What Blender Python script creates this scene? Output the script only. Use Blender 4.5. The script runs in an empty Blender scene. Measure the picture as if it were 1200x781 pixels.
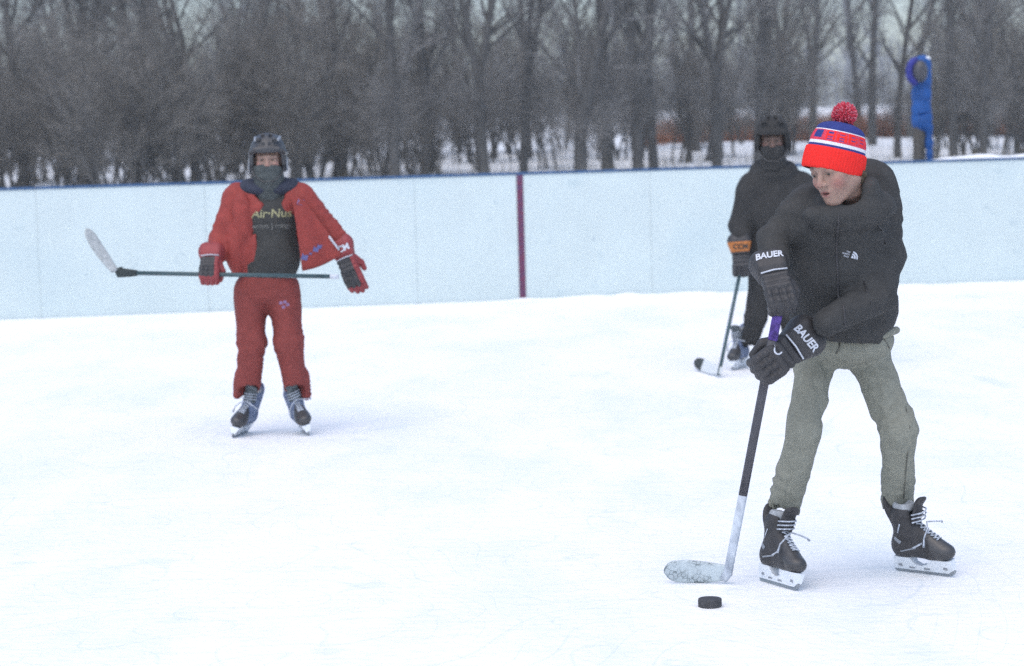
import bpy, math, random
import numpy as np
from mathutils import Vector, Matrix
from mathutils.bvhtree import BVHTree

random.seed(7)
RNG = np.random.default_rng(7)
scene = bpy.context.scene
COL = scene.collection
V = Vector

# ------------------------------------------------------------------ camera
F_PX, CAM_H = 2600.0, 1.5
TILT, ROLL = math.radians(4.96), math.radians(1.6)
fw = V((0, math.cos(TILT), -math.sin(TILT)))
up0 = V((0, math.sin(TILT), math.cos(TILT)))
rt0 = V((1, 0, 0))
RT = rt0 * math.cos(ROLL) - up0 * math.sin(ROLL)
UP = up0 * math.cos(ROLL) + rt0 * math.sin(ROLL)
CAM = V((0, 0, CAM_H))


def ray(px, py):
    return fw + RT * ((px - 600) / F_PX) - UP * ((py - 390.5) / F_PX)


def at(px, py, Y):
    d = ray(px, py)
    return CAM + d * (Y / d.y)


def ground(px, py, z=0.0):
    d = ray(px, py)
    return CAM + d * ((z - CAM_H) / d.z)


cd = bpy.data.cameras.new('camera')
cam = bpy.data.objects.new('camera', cd)
COL.objects.link(cam)
m = Matrix.Identity(4)
for i in range(3):
    m[i][0], m[i][1], m[i][2], m[i][3] = RT[i], UP[i], -fw[i], CAM[i]
cam.matrix_world = m
cd.sensor_width = 36
cd.lens = 36 * F_PX / 1200
cd.clip_start, cd.clip_end = 0.1, 2000
cd.dof.use_dof = True
cd.dof.focus_distance = 7.35
cd.dof.aperture_fstop = 4.2
scene.camera = cam

# ------------------------------------------------------------------ render / light
scene.render.engine = 'CYCLES'
scene.view_settings.view_transform = 'Standard'
scene.view_settings.look = 'None'
scene.view_settings.gamma = 1
scene.view_settings.use_curve_mapping = False
scene.view_settings.exposure = 0.70
scene.cycles.use_denoising = False
scene.cycles.denoiser = 'OPENIMAGEDENOISE'
scene.cycles.denoising_input_passes = 'RGB_ALBEDO_NORMAL'
scene.cycles.max_bounces = 6
scene.cycles.transparent_max_bounces = 4
SUN_EL, SUN_AZ = math.radians(66), math.radians(205)     # azimuth clockwise from +Y (north)
w = bpy.data.worlds.new('World')
scene.world = w
w.use_nodes = True
nt = w.node_tree
sky = nt.nodes.new('ShaderNodeTexSky')
sky.sky_type = 'NISHITA'
sky.sun_disc = False
sky.sun_elevation = SUN_EL
sky.sun_rotation = SUN_AZ
sky.air_density = 0.9
sky.dust_density = 2.0
sky.ozone_density = 1.2
nt.links.new(sky.outputs[0], nt.nodes['Background'].inputs[0])
nt.nodes['Background'].inputs[1].default_value = 0.15
sd = bpy.data.lights.new('sun', 'SUN')
sd.energy = 1.0
sd.angle = math.radians(100)
sd.color = (1.0, 0.94, 0.85)
so = bpy.data.objects.new('sun', sd)
COL.objects.link(so)
sdir = V((math.sin(SUN_AZ) * math.cos(SUN_EL), math.cos(SUN_AZ) * math.cos(SUN_EL), math.sin(SUN_EL)))
so.rotation_euler = sdir.to_track_quat('Z', 'Y').to_euler()
so.location = (0, 0, 30)

# ------------------------------------------------------------------ materials
MATS = {}


def mat(name, col, rough=0.8, var=0.0, vscale=6.0, bump=0.0, bscale=60.0, stretch=(1, 1, 1), spec=0.3, col2=None, detail=4.0, metal=0.0, sheen=0.0, bdist=0.01):
    if name in MATS:
        return MATS[name]
    mt = bpy.data.materials.new(name)
    mt.use_nodes = True
    n, l = mt.node_tree.nodes, mt.node_tree.links
    b = n['Principled BSDF']
    b.inputs['Roughness'].default_value = rough
    b.inputs['Specular IOR Level'].default_value = spec
    b.inputs['Metallic'].default_value = metal
    b.inputs['Sheen Weight'].default_value = sheen
    tc = n.new('ShaderNodeTexCoord')
    mp = n.new('ShaderNodeMapping')
    mp.inputs['Scale'].default_value = stretch
    l.new(tc.outputs['Object'], mp.inputs[0])
    if var > 0 or col2 is not None:
        tx = n.new('ShaderNodeTexNoise')
        tx.inputs['Scale'].default_value = vscale
        tx.inputs['Detail'].default_value = detail
        tx.inputs['Roughness'].default_value = 0.65
        l.new(mp.outputs[0], tx.inputs['Vector'])
        rp = n.new('ShaderNodeValToRGB')
        c2 = col2 if col2 is not None else tuple(c * (1 + var) for c in col)
        c1 = col if col2 is not None else tuple(c * (1 - var) for c in col)
        rp.color_ramp.elements[0].position = 0.35
        rp.color_ramp.elements[1].position = 0.65
        rp.color_ramp.elements[0].color = (*c1, 1)
        rp.color_ramp.elements[1].color = (*c2, 1)
        l.new(tx.outputs[0], rp.inputs[0])
        l.new(rp.outputs[0], b.inputs['Base Color'])
    else:
        b.inputs['Base Color'].default_value = (*col, 1)
    if bump > 0:
        t2 = n.new('ShaderNodeTexNoise')
        t2.inputs['Scale'].default_value = bscale
        t2.inputs['Detail'].default_value = 5
        l.new(mp.outputs[0], t2.inputs['Vector'])
        bp = n.new('ShaderNodeBump')
        bp.inputs['Strength'].default_value = bump
        bp.inputs['Distance'].default_value = bdist
        l.new(t2.outputs[0], bp.inputs['Height'])
        l.new(bp.outputs[0], b.inputs['Normal'])
    MATS[name] = mt
    return mt


def skin_mat():
    mt = bpy.data.materials.new('skin')
    mt.use_nodes = True
    n, l = mt.node_tree.nodes, mt.node_tree.links
    b = n['Principled BSDF']
    b.inputs['Roughness'].default_value = 0.5
    b.inputs['Specular IOR Level'].default_value = 0.35
    b.inputs['Subsurface Weight'].default_value = 0.08
    b.inputs['Subsurface Scale'].default_value = 0.01
    a = n.new('ShaderNodeVertexColor')
    a.layer_name = 'Col'
    l.new(a.outputs[0], b.inputs['Base Color'])
    return mt


M_SKIN = skin_mat()
M_JACKET = mat('black_jacket_fabric', (0.053, 0.0535, 0.053), 0.8, 0.10, 28, 0.5, 110, spec=0.12, bdist=0.004)
M_COAT = mat('charcoal_coat_fabric', (0.036, 0.036, 0.036), 0.85, 0.12, 20, 0.5, 80, spec=0.2, bdist=0.004)
M_KHAKI = mat('khaki_cotton', (0.25, 0.253, 0.21), 0.95, 0.08, 45, 0.8, 190, spec=0.1, bdist=0.004)
M_REDSUIT = mat('red_track_fabric', (0.262, 0.042, 0.035), 0.7, 0.09, 24, 0.45, 80, spec=0.3, bdist=0.004)
M_REDPANTS = mat('red_track_trouser_fabric', (0.215, 0.048, 0.042), 0.75, 0.10, 24, 0.45, 80, spec=0.2, bdist=0.004)
M_SHIRT = mat('black_shirt_cotton', (0.054, 0.054, 0.052), 0.95, 0.1, 20, 0.3, 120, spec=0.1, bdist=0.003)
M_GAITER = mat('dark_fleece', (0.075, 0.085, 0.085), 0.95, 0.15, 40, 0.4, 200, spec=0.1, bdist=0.003)
M_NAVY = mat('navy_fabric', (0.042, 0.047, 0.068), 0.9, 0.1, 20, 0.3, 120, spec=0.15, bdist=0.003)
M_BLACK = mat('black_synthetic_leather', (0.042, 0.041, 0.043), 0.55, 0.2, 30, 0.25, 140, spec=0.4, bdist=0.002)
M_BLACKPL = mat('black_plastic', (0.05, 0.05, 0.052), 0.35, 0.1, 30, spec=0.5)
M_HELMET = mat('helmet_plastic', (0.042, 0.043, 0.047), 0.45, 0.15, 30, spec=0.5)
M_GREYPL = mat('grey_plastic', (0.24, 0.26, 0.29), 0.4, 0.1, 40, spec=0.5)
M_WHITEPL = mat('white_plastic', (0.72, 0.76, 0.80), 0.35, 0.06, 30, spec=0.5)
M_STEEL = mat('steel', (0.30, 0.33, 0.36), 0.35, 0.1, 60, metal=0.7)
M_LACE = mat('pale_lace', (0.42, 0.46, 0.52), 0.9, 0.4, 120)
M_BLUEBOOT = mat('blue_grey_boot', (0.055, 0.085, 0.17), 0.6, vscale=45, col2=(0.24, 0.29, 0.40), spec=0.3)
M_TONGUE = mat('felt_tongue', (0.12, 0.14, 0.15), 0.95, 0.3, 40, 0.4, 150)
M_GREYLINER = mat('light_liner', (0.34, 0.36, 0.38), 0.95, 0.2, 60)
M_WHITETXT = mat('white_print', (0.55, 0.58, 0.64), 0.6, 0.12, 80)
M_GREYTXT = mat('grey_print', (0.18, 0.18, 0.17), 0.7, 0.2, 80)
M_GOLD = mat('gold_print', (0.31, 0.30, 0.17), 0.6, 0.25, 60)
M_ORANGE = mat('orange_cuff', (0.42, 0.15, 0.04), 0.6, 0.15, 40)
M_REDGLOVE = mat('red_glove_leather', (0.25, 0.045, 0.048), 0.55, 0.15, 30, 0.2, 120, bdist=0.002)
M_VIOLET = mat('violet_print', (0.22, 0.14, 0.26), 0.7, 0.2, 60)
M_BLUEPRT = mat('blue_print', (0.12, 0.12, 0.27), 0.7, 0.2, 60)
M_HATRED = mat('hat_red_knit', (0.80, 0.035, 0.03), 0.95, 0.06, 150, 0.6, 420, spec=0.1, bdist=0.003)
M_HATHEATHER = mat('hat_heather_knit', (0.62, 0.06, 0.10), 0.95, 0.35, 260, 0.6, 420, spec=0.1, bdist=0.003)
M_HATNAVY = mat('hat_navy_knit', (0.04, 0.055, 0.21), 0.95, 0.12, 150, 0.6, 420, spec=0.1, bdist=0.003)
M_HATWHITE = mat('hat_white_knit', (0.72, 0.73, 0.78), 0.95, 0.06, 150, 0.6, 420, spec=0.1, bdist=0.003)
M_POMRED = mat('pom_red_yarn', (0.55, 0.05, 0.085), 0.95, 0.2, 200)
M_POMPINK = mat('pom_pink_yarn', (0.60, 0.17, 0.22), 0.95, 0.2, 200)
M_SHAFT = mat('charcoal_shaft', (0.055, 0.055, 0.065), 0.4, 0.25, 18, spec=0.5)
M_TEALSHAFT = mat('dark_teal_shaft', (0.04, 0.075, 0.085), 0.4, 0.2, 20, spec=0.5)
M_PURPLE = mat('purple_grip_tape', (0.10, 0.06, 0.26), 0.8, 0.45, 60)
M_SILVER = mat('silver_white_shaft', (0.60, 0.66, 0.73), 0.35, vscale=22, col2=(0.28, 0.32, 0.38), spec=0.5, stretch=(1, 1, 0.35))
M_TAPE = mat('white_cloth_tape', (0.62, 0.66, 0.68), 0.9, 0.08, 60, 0.3, 200, bdist=0.002)
M_TAPEDIRTY = mat('worn_white_tape', (0.50, 0.53, 0.53), 0.9, vscale=40, col2=(0.36, 0.39, 0.39))
M_BLACKTAPE = mat('black_cloth_tape', (0.045, 0.055, 0.055), 0.9, 0.15, 60)
M_RUBBER = mat('puck_rubber', (0.055, 0.055, 0.06), 0.7, 0.2, 60, 0.3, 300, bdist=0.001)
M_EYE = mat('eye_dark', (0.03, 0.025, 0.02), 0.2, spec=0.5)
M_EYEW = mat('eye_white', (0.20, 0.19, 0.18), 0.4, spec=0.3)
M_HAIR = mat('brown_hair', (0.09, 0.065, 0.04), 0.7, 0.3, 120, 0.6, 300, (1, 1, 0.2))
M_BOARD = mat('white_board_plastic', (0.565, 0.65, 0.655), 0.5, 0.03, 2.2, spec=0.3, detail=8)
M_RAIL = mat('blue_rail_plastic', (0.035, 0.09, 0.20), 0.5, 0.2, 10)
M_LINE = mat('maroon_centre_line', (0.17, 0.04, 0.075), 0.7, vscale=34, col2=(0.10, 0.055, 0.12), spec=0.2)
M_STEELGALV = mat('galvanised_steel', (0.35, 0.36, 0.37), 0.5, 0.15, 12, metal=0.5)
M_WOODPOST = mat('weathered_wood_post', (0.10, 0.09, 0.08), 0.9, 0.25, 16, 0.5, 40, (4, 4, 0.5))
M_PAD = mat('blue_foam_pad', (0.011, 0.075, 0.27), 0.6, 0.18, 9, 0.3, 30, spec=0.3)
M_PADDARK = mat('indigo_strap', (0.03, 0.035, 0.22), 0.7, 0.2, 20)
M_BARK = mat('grey_bark', (0.09, 0.088, 0.085), 0.95, 0.25, 3.0, 0.8, 14, (3, 3, 0.6), spec=0.1, bdist=0.03)
M_TWIG = mat('bare_twigs', (0.205, 0.20, 0.194), 0.95, 0.3, 0.7, spec=0.05)
M_TWIGB = mat('brown_twigs', (0.212, 0.20, 0.182), 0.95, 0.3, 0.7, spec=0.05)
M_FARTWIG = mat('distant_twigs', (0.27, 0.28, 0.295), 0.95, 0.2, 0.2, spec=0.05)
M_RUST = mat('rust_brown_stems', (0.31, 0.135, 0.075), 0.95, 0.35, 1.5, spec=0.05)
M_DRYGRASS = mat('dry_grass', (0.19, 0.17, 0.12), 0.95, 0.3, 2, spec=0.05)


def ice_material():
    mt = bpy.data.materials.new('snowy_ice')
    mt.use_nodes = True
    n, l = mt.node_tree.nodes, mt.node_tree.links
    b = n['Principled BSDF']
    b.inputs['Specular IOR Level'].default_value = 0.25
    tc = n.new('ShaderNodeTexCoord')
    prev = None
    specs = [((0.9, 0.35, 1), 1.3, 7, (0.785, 0.82, 0.835), (0.90, 0.895, 0.895), 0.36, 0.56),
             ((2.2, 13.0, 1), 1.6, 6, (0.93, 0.95, 0.96), (1, 1, 1), 0.38, 0.50),
             ((0.35, 9.0, 1), 3.5, 5, (0.955, 0.968, 0.975), (1, 1, 1), 0.33, 0.47)]
    for sc_, s, det, c1, c2, p0, p1 in specs:
        mp = n.new('ShaderNodeMapping')
        mp.inputs['Scale'].default_value = sc_
        mp.inputs['Rotation'].default_value = (0, 0, 0.18 * (1 if prev is None else -1))
        l.new(tc.outputs['Object'], mp.inputs[0])
        tx = n.new('ShaderNodeTexNoise')
        tx.inputs['Scale'].default_value = s
        tx.inputs['Detail'].default_value = det
        tx.inputs['Roughness'].default_value = 0.7
        l.new(mp.outputs[0], tx.inputs['Vector'])
        rp = n.new('ShaderNodeValToRGB')
        rp.color_ramp.elements[0].position, rp.color_ramp.elements[1].position = p0, p1
        rp.color_ramp.elements[0].color, rp.color_ramp.elements[1].color = (*c1, 1), (*c2, 1)
        l.new(tx.outputs[0], rp.inputs[0])
        if prev is None:
            prev = rp.outputs[0]
        else:
            mx = n.new('ShaderNodeMix')
            mx.data_type = 'RGBA'
            mx.blend_type = 'MULTIPLY'
            mx.inputs[0].default_value = 1
            l.new(prev, mx.inputs[6])
            l.new(rp.outputs[0], mx.inputs[7])
            prev = mx.outputs[2]
    # curved skate cuts
    for sc_, rot in ((0.55, 0.3), (0.8, 1.5)):
        mp = n.new('ShaderNodeMapping')
        mp.inputs['Rotation'].default_value = (0, 0, rot)
        l.new(tc.outputs['Object'], mp.inputs[0])
        ns = n.new('ShaderNodeTexNoise')
        ns.inputs['Scale'].default_value = sc_
        ns.inputs['Detail'].default_value = 1
        l.new(mp.outputs[0], ns.inputs['Vector'])
        mm = n.new('ShaderNodeMath')
        mm.operation = 'MULTIPLY'
        mm.inputs[1].default_value = 26
        l.new(ns.outputs[0], mm.inputs[0])
        pp = n.new('ShaderNodeMath')
        pp.operation = 'PINGPONG'
        pp.inputs[1].default_value = 0.5
        l.new(mm.outputs[0], pp.inputs[0])
        rp = n.new('ShaderNodeValToRGB')
        rp.color_ramp.elements[0].position, rp.color_ramp.elements[1].position = 0.0, 0.035
        rp.color_ramp.elements[0].color, rp.color_ramp.elements[1].color = (0.88, 0.92, 0.94, 1), (1, 1, 1, 1)
        l.new(pp.outputs[0], rp.inputs[0])
        mx = n.new('ShaderNodeMix')
        mx.data_type = 'RGBA'
        mx.blend_type = 'MULTIPLY'
        mx.inputs[0].default_value = 1
        l.new(prev, mx.inputs[6])
        l.new(rp.outputs[0], mx.inputs[7])
        prev = mx.outputs[2]
    l.new(prev, b.inputs['Base Color'])
    b.inputs['Roughness'].default_value = 0.55
    tb = n.new('ShaderNodeTexNoise')
    tb.inputs['Scale'].default_value = 25
    tb.inputs['Detail'].default_value = 6
    l.new(tc.outputs['Object'], tb.inputs['Vector'])
    bp = n.new('ShaderNodeBump')
    bp.inputs['Strength'].default_value = 0.35
    bp.inputs['Distance'].default_value = 0.02
    l.new(tb.outputs[0], bp.inputs['Height'])
    l.new(bp.outputs[0], b.inputs['Normal'])
    return mt


M_ICE = ice_material()


def wear(mt, scale, p0, p1, col, stretch=(1, 1, 1)):
    """scuffs with a shape of their own multiplied into the base colour"""
    n, l = mt.node_tree.nodes, mt.node_tree.links
    b = n['Principled BSDF']
    src = b.inputs['Base Color'].links[0].from_socket
    tc = n.new('ShaderNodeTexCoord')
    mp = n.new('ShaderNodeMapping')
    mp.inputs['Scale'].default_value = stretch
    l.new(tc.outputs['Object'], mp.inputs[0])
    ns = n.new('ShaderNodeTexNoise')
    ns.inputs['Scale'].default_value = scale
    ns.inputs['Detail'].default_value = 3
    l.new(mp.outputs[0], ns.inputs['Vector'])
    rp = n.new('ShaderNodeValToRGB')
    rp.color_ramp.elements[0].position, rp.color_ramp.elements[1].position = p0, p1
    rp.color_ramp.elements[0].color, rp.color_ramp.elements[1].color = (1, 1, 1, 1), (*col, 1)
    l.new(ns.outputs[0], rp.inputs[0])
    mx = n.new('ShaderNodeMix')
    mx.data_type = 'RGBA'
    mx.blend_type = 'MULTIPLY'
    mx.inputs[0].default_value = 1
    l.new(src, mx.inputs[6])
    l.new(rp.outputs[0], mx.inputs[7])
    l.new(mx.outputs[2], b.inputs['Base Color'])


wear(M_BOARD, 5.0, .66, .72, (.90, .92, .935), (1, 1, 1.6))
wear(M_BOARD, 16.0, .70, .74, (.84, .86, .89), (.6, 1, 1))
wear(M_BOARD, 1.1, .55, .75, (.90, .93, .95), (1, 1, 1))
M_SNOW = mat('snow', (0.80, 0.83, 0.86), 0.8, vscale=1.2, col2=(0.66, 0.69, 0.72), bump=0.5, bscale=3, bdist=0.1, detail=8)
M_SNOWTOP = mat('fresh_snow', (0.82, 0.85, 0.88), 0.8, 0.03, 10)

# ------------------------------------------------------------------ object helpers


def link(o):
    COL.objects.link(o)
    return o


def mesh_obj(name, verts, faces, material, parent=None, origin=None, smooth=True, mats=None, midx=None):
    """verts in world space; origin = world position subtracted (the parent root's location)."""
    me = bpy.data.meshes.new(name)
    vs = np.asarray(verts, dtype=np.float64).reshape(-1, 3)
    if origin is None and parent is not None:
        origin = ROOTLOC.get(parent.name, V((0, 0, 0)))
    if origin is not None:
        vs = vs - np.array(origin)
    me.from_pydata(vs.tolist(), [], faces if isinstance(faces, list) else faces.tolist())
    me.update()
    if smooth:
        me.polygons.foreach_set('use_smooth', [True] * len(me.polygons))
    for mm in (mats or [material]):
        me.materials.append(mm)
    if midx is not None:
        me.polygons.foreach_set('material_index', [int(i) for i in midx])
    o = bpy.data.objects.new(name, me)
    link(o)
    if parent is not None:
        o.parent = parent
    elif origin is not None:
        o.location = origin
    if parent is not None:
        ROOTLOC[o.name] = ROOTLOC.get(parent.name, V((0, 0, 0)))
    return o


ROOTLOC = {}


def tag(o, label=None, cat=None, group=None, kind=None):
    if label: o['label'] = label
    if cat: o['category'] = cat
    if group: o['group'] = group
    if kind: o['kind'] = kind
    return o


def empty(name, loc):
    o = bpy.data.objects.new(name, None)
    o.empty_display_size = 0.1
    o.location = loc
    link(o)
    ROOTLOC[o.name] = V(loc)
    return o


# ------------------------------------------------------------------ numpy noise
def vnoise(Pn, seed=0):
    Pn = np.asarray(Pn, dtype=np.float64)
    i = np.floor(Pn).astype(np.int64)
    f = Pn - i
    f = f * f * (3 - 2 * f)

    def h(a, b, c):
        n = (a * 374761393 + b * 668265263 + c * 2147483647 + seed * 974711) & 0x7fffffff
        n = ((n ^ (n >> 13)) * 1274126177) & 0x7fffffff
        return ((n ^ (n >> 16)) & 0xffff) / 65535.0
    out = 0
    for dx in (0, 1):
        for dy in (0, 1):
            for dz in (0, 1):
                wgt = (f[:, 0] if dx else 1 - f[:, 0]) * (f[:, 1] if dy else 1 - f[:, 1]) * (f[:, 2] if dz else 1 - f[:, 2])
                out = out + wgt * h(i[:, 0] + dx, i[:, 1] + dy, i[:, 2] + dz)
    return out * 2 - 1


def fbm(Pn, seed=0, oct=3):
    s, a = 0, 1.0
    for k in range(oct):
        s = s + a * vnoise(Pn * (2 ** k), seed + k)
        a *= 0.5
    return s


# ------------------------------------------------------------------ signed-distance modelling
class SDF:
    def __init__(self, lo, hi, res):
        self.lo = np.array(lo, dtype=np.float64)
        self.res = res
        n = np.ceil((np.array(hi) - self.lo) / res).astype(int) + 1
        self.n = n
        self.ax = [self.lo[i] + np.arange(n[i]) * res for i in range(3)]
        self.F = np.full(n, 1.0)

    def win(self, a, b, pad):
        s = []
        for i in range(3):
            i0 = int(max(0, math.floor((a[i] - pad - self.lo[i]) / self.res)))
            i1 = int(min(self.n[i], math.ceil((b[i] + pad - self.lo[i]) / self.res) + 1))
            s.append(slice(i0, max(i0, i1)))
        s = tuple(s)
        X, Y, Z = np.meshgrid(self.ax[0][s[0]], self.ax[1][s[1]], self.ax[2][s[2]], indexing='ij')
        return s, X, Y, Z

    def put(self, s, d, k, op):
        F = self.F[s]
        if op == 'u':
            if k > 0:
                h = np.maximum(k - np.abs(F - d), 0) / k
                self.F[s] = np.minimum(F, d) - h * h * k * 0.25
            else:
                self.F[s] = np.minimum(F, d)
        else:
            d = -d
            if k > 0:
                h = np.maximum(k - np.abs(F - d), 0) / k
                self.F[s] = np.maximum(F, d) + h * h * k * 0.25
            else:
                self.F[s] = np.maximum(F, d)

    def cap(self, a, b, ra, rb=None, k=0.02, op='u', flat=None):
        rb = ra if rb is None else rb
        a, b = np.array(a, dtype=float), np.array(b, dtype=float)
        r = max(ra, rb)
        s, X, Y, Z = self.win(np.minimum(a, b) - r, np.maximum(a, b) + r, k + 3 * self.res)
        ba = b - a
        L2 = max(float(ba @ ba), 1e-12)
        t = np.clip(((X - a[0]) * ba[0] + (Y - a[1]) * ba[1] + (Z - a[2]) * ba[2]) / L2, 0, 1)
        d = np.sqrt((X - a[0] - t * ba[0]) ** 2 + (Y - a[1] - t * ba[1]) ** 2 + (Z - a[2] - t * ba[2]) ** 2) - (ra + (rb - ra) * t)
        self.put(s, d, k, op)
        return self

    def ell(self, c, r, R=None, k=0.02, op='u'):
        c = np.array(c, dtype=float)
        rm = max(r) if R is not None else None
        e = np.array([rm] * 3) if R is not None else np.array(r, dtype=float)
        s, X, Y, Z = self.win(c - e, c + e, k + 3 * self.res)
        x, y, z = X - c[0], Y - c[1], Z - c[2]
        if R is not None:
            R = np.array(R.to_3x3()) if hasattr(R, 'to_3x3') else np.array(R)
            x, y, z = (R[0][0] * x + R[1][0] * y + R[2][0] * z, R[0][1] * x + R[1][1] * y + R[2][1] * z, R[0][2] * x + R[1][2] * y + R[2][2] * z)
        k0 = np.sqrt((x / r[0]) ** 2 + (y / r[1]) ** 2 + (z / r[2]) ** 2)
        k1 = np.sqrt((x / r[0] ** 2) ** 2 + (y / r[1] ** 2) ** 2 + (z / r[2] ** 2) ** 2) + 1e-9
        self.put(s, k0 * (k0 - 1) / k1, k, op)
        return self

    def box(self, c, h, rad=0.005, R=None, k=0.0, op='u'):
        c = np.array(c, dtype=float)
        e = np.array([math.sqrt(sum(q * q for q in h))] * 3) if R is not None else np.array(h, dtype=float)
        s, X, Y, Z = self.win(c - e, c + e, k + 3 * self.res)
        x, y, z = X - c[0], Y - c[1], Z - c[2]
        if R is not None:
            R = np.array(R)
            x, y, z = (R[0][0] * x + R[1][0] * y + R[2][0] * z, R[0][1] * x + R[1][1] * y + R[2][1] * z, R[0][2] * x + R[1][2] * y + R[2][2] * z)
        qx, qy, qz = np.abs(x) - h[0] + rad, np.abs(y) - h[1] + rad, np.abs(z) - h[2] + rad
        d = np.sqrt(np.maximum(qx, 0) ** 2 + np.maximum(qy, 0) ** 2 + np.maximum(qz, 0) ** 2) + np.minimum(np.maximum(qx, np.maximum(qy, qz)), 0) - rad
        self.put(s, d, k, op)
        return self

    def plane(self, p, nrm, k=0.0):
        """keep the half space on the side opposite to nrm"""
        X, Y, Z = np.meshgrid(*self.ax, indexing='ij', sparse=True)
        d = (X - p[0]) * nrm[0] + (Y - p[1]) * nrm[1] + (Z - p[2]) * nrm[2]
        self.F = np.maximum(self.F, np.broadcast_to(d, self.F.shape))
        return self

    def mesh(self):
        F = self.F
        F[0], F[-1], F[:, 0], F[:, -1], F[:, :, 0], F[:, :, -1] = 1, 1, 1, 1, 1, 1
        s = F < 0
        c = np.zeros(np.array(F.shape) - 1, dtype=np.int8)
        nx, ny, nz = c.shape
        for dx in (0, 1):
            for dy in (0, 1):
                for dz in (0, 1):
                    c += s[dx:dx + nx, dy:dy + ny, dz:dz + nz]
        act = (c > 0) & (c < 8)
        ids = np.argwhere(act)
        idx = np.full(c.shape, -1, dtype=np.int64)
        idx[act] = np.arange(len(ids))
        acc = np.zeros((len(ids), 3))
        cnt = np.zeros(len(ids))
        I, J, K = ids[:, 0], ids[:, 1], ids[:, 2]
        for axis in range(3):
            o1, o2 = [q for q in range(3) if q != axis]
            for a in (0, 1):
                for b in (0, 1):
                    off = [0, 0, 0]
                    off[o1], off[o2] = a, b
                    v0 = F[I + off[0], J + off[1], K + off[2]]
                    off2 = list(off)
                    off2[axis] = 1
                    v1 = F[I + off2[0], J + off2[1], K + off2[2]]
                    x = (v0 < 0) != (v1 < 0)
                    t = np.where(x, v0 / np.where(x, v0 - v1, 1), 0)
                    for q in range(3):
                        acc[:, q] += np.where(x, (t if q == axis else off[q]), 0)
                    cnt += x
        verts = self.lo + (ids + acc / cnt[:, None]) * self.res
        quads = []
        for axis in range(3):
            u, v = (axis + 1) % 3, (axis + 2) % 3
            sl0 = [slice(None)] * 3
            sl1 = [slice(None)] * 3
            sl0[axis], sl1[axis] = slice(0, -1), slice(1, None)
            x = s[tuple(sl0)] != s[tuple(sl1)]
            e = np.argwhere(x)
            e = e[(e[:, u] > 0) & (e[:, v] > 0) & (e[:, u] < F.shape[u] - 1) & (e[:, v] < F.shape[v] - 1)]
            if not len(e):
                continue
            ins = s[e[:, 0], e[:, 1], e[:, 2]]

            def cell(du, dv):
                q = e.copy()
                q[:, u] += du
                q[:, v] += dv
                return idx[q[:, 0], q[:, 1], q[:, 2]]
            a, b, cc, d = cell(-1, -1), cell(0, -1), cell(0, 0), cell(-1, 0)
            q = np.stack([a, b, cc, d], 1)
            q[~ins] = q[~ins][:, ::-1]
            quads.append(q)
        return verts, np.concatenate(quads)


def vnormals(verts, faces):
    f = np.asarray(faces)
    nrm = np.cross(verts[f[:, 2]] - verts[f[:, 0]], verts[f[:, 3 % f.shape[1]]] - verts[f[:, 1]])
    out = np.zeros_like(verts)
    for i in range(f.shape[1]):
        np.add.at(out, f[:, i], nrm)
    return out / (np.linalg.norm(out, axis=1, keepdims=True) + 1e-12)


def wrinkle(verts, faces, amp=0.006, freq=9.0, stretch=(1, 1, 1), seed=0, joints=()):
    """cloth folds: broad soft creases plus compression folds round given joints (p, axis, radius, amp, freq)"""
    nrm = vnormals(verts, faces)
    Pn = verts * np.array(stretch) * freq
    warp = np.stack([vnoise(Pn * 0.6 + 11, seed + 5), vnoise(Pn * 0.6 + 31, seed + 6), vnoise(Pn * 0.6 + 57, seed + 7)], 1)
    q = Pn + warp * 0.8
    r = 1 - np.abs(vnoise(q, seed)) * 2
    d = amp * (r * 0.6 + fbm(q * 1.9, seed + 3, 2) * 0.35)
    for p, axis, rad, a, fr in joints:
        rel = verts - np.array(p)
        axis = np.array(V(axis).normalized())
        t = rel @ axis
        g = np.exp(-(rel ** 2).sum(1) / rad ** 2)
        ph = t * fr * 1.15 * math.pi + 5.0 * vnoise(verts * 6.5, seed + 21) + 1.2 * vnoise(verts * 17, seed + 22)
        mod = np.clip(0.35 + 0.9 * vnoise(verts * 9, seed + 23), 0, 1)
        d = d + a * 0.8 * g * mod * (1 - np.abs(np.sin(ph)) * 1.6)
    return verts + nrm * d[:, None]


# ------------------------------------------------------------------ swept tubes, boxes
def frame_of(d):
    d = V(d).normalized()
    a = V((0, 0, 1)) if abs(d.z) < 0.95 else V((1, 0, 0))
    x = a.cross(d).normalized()
    return x, d.cross(x).normalized(), d


def tube(pts, rad, sides=8, cap=True, xdir=None, section=None):
    """sweep; rad number or list; section = list of (x,y) scaled by rad"""
    pts = [V(p) for p in pts]
    n = len(pts)
    rads = rad if isinstance(rad, (list, tuple)) else [rad] * n
    sec = section or [(math.cos(2 * math.pi * i / sides), math.sin(2 * math.pi * i / sides)) for i in range(sides)]
    S = len(sec)
    vs, fs = [], []
    x = None
    for i, p in enumerate(pts):
        d = (pts[min(i + 1, n - 1)] - pts[max(i - 1, 0)]).normalized()
        if x is None:
            x = V(xdir) if xdir is not None else frame_of(d)[0]
        x = (x - d * x.dot(d)).normalized()
        y = d.cross(x)
        for (a, b) in sec:
            vs.append(p + (x * a + y * b) * rads[i])
    for i in range(n - 1):
        for j in range(S):
            k = (j + 1) % S
            fs.append((i * S + j, i * S + k, (i + 1) * S + k, (i + 1) * S + j))
    if cap:
        fs.append(tuple(range(S - 1, -1, -1)))
        fs.append(tuple(range((n - 1) * S, n * S)))
    return vs, fs


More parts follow.
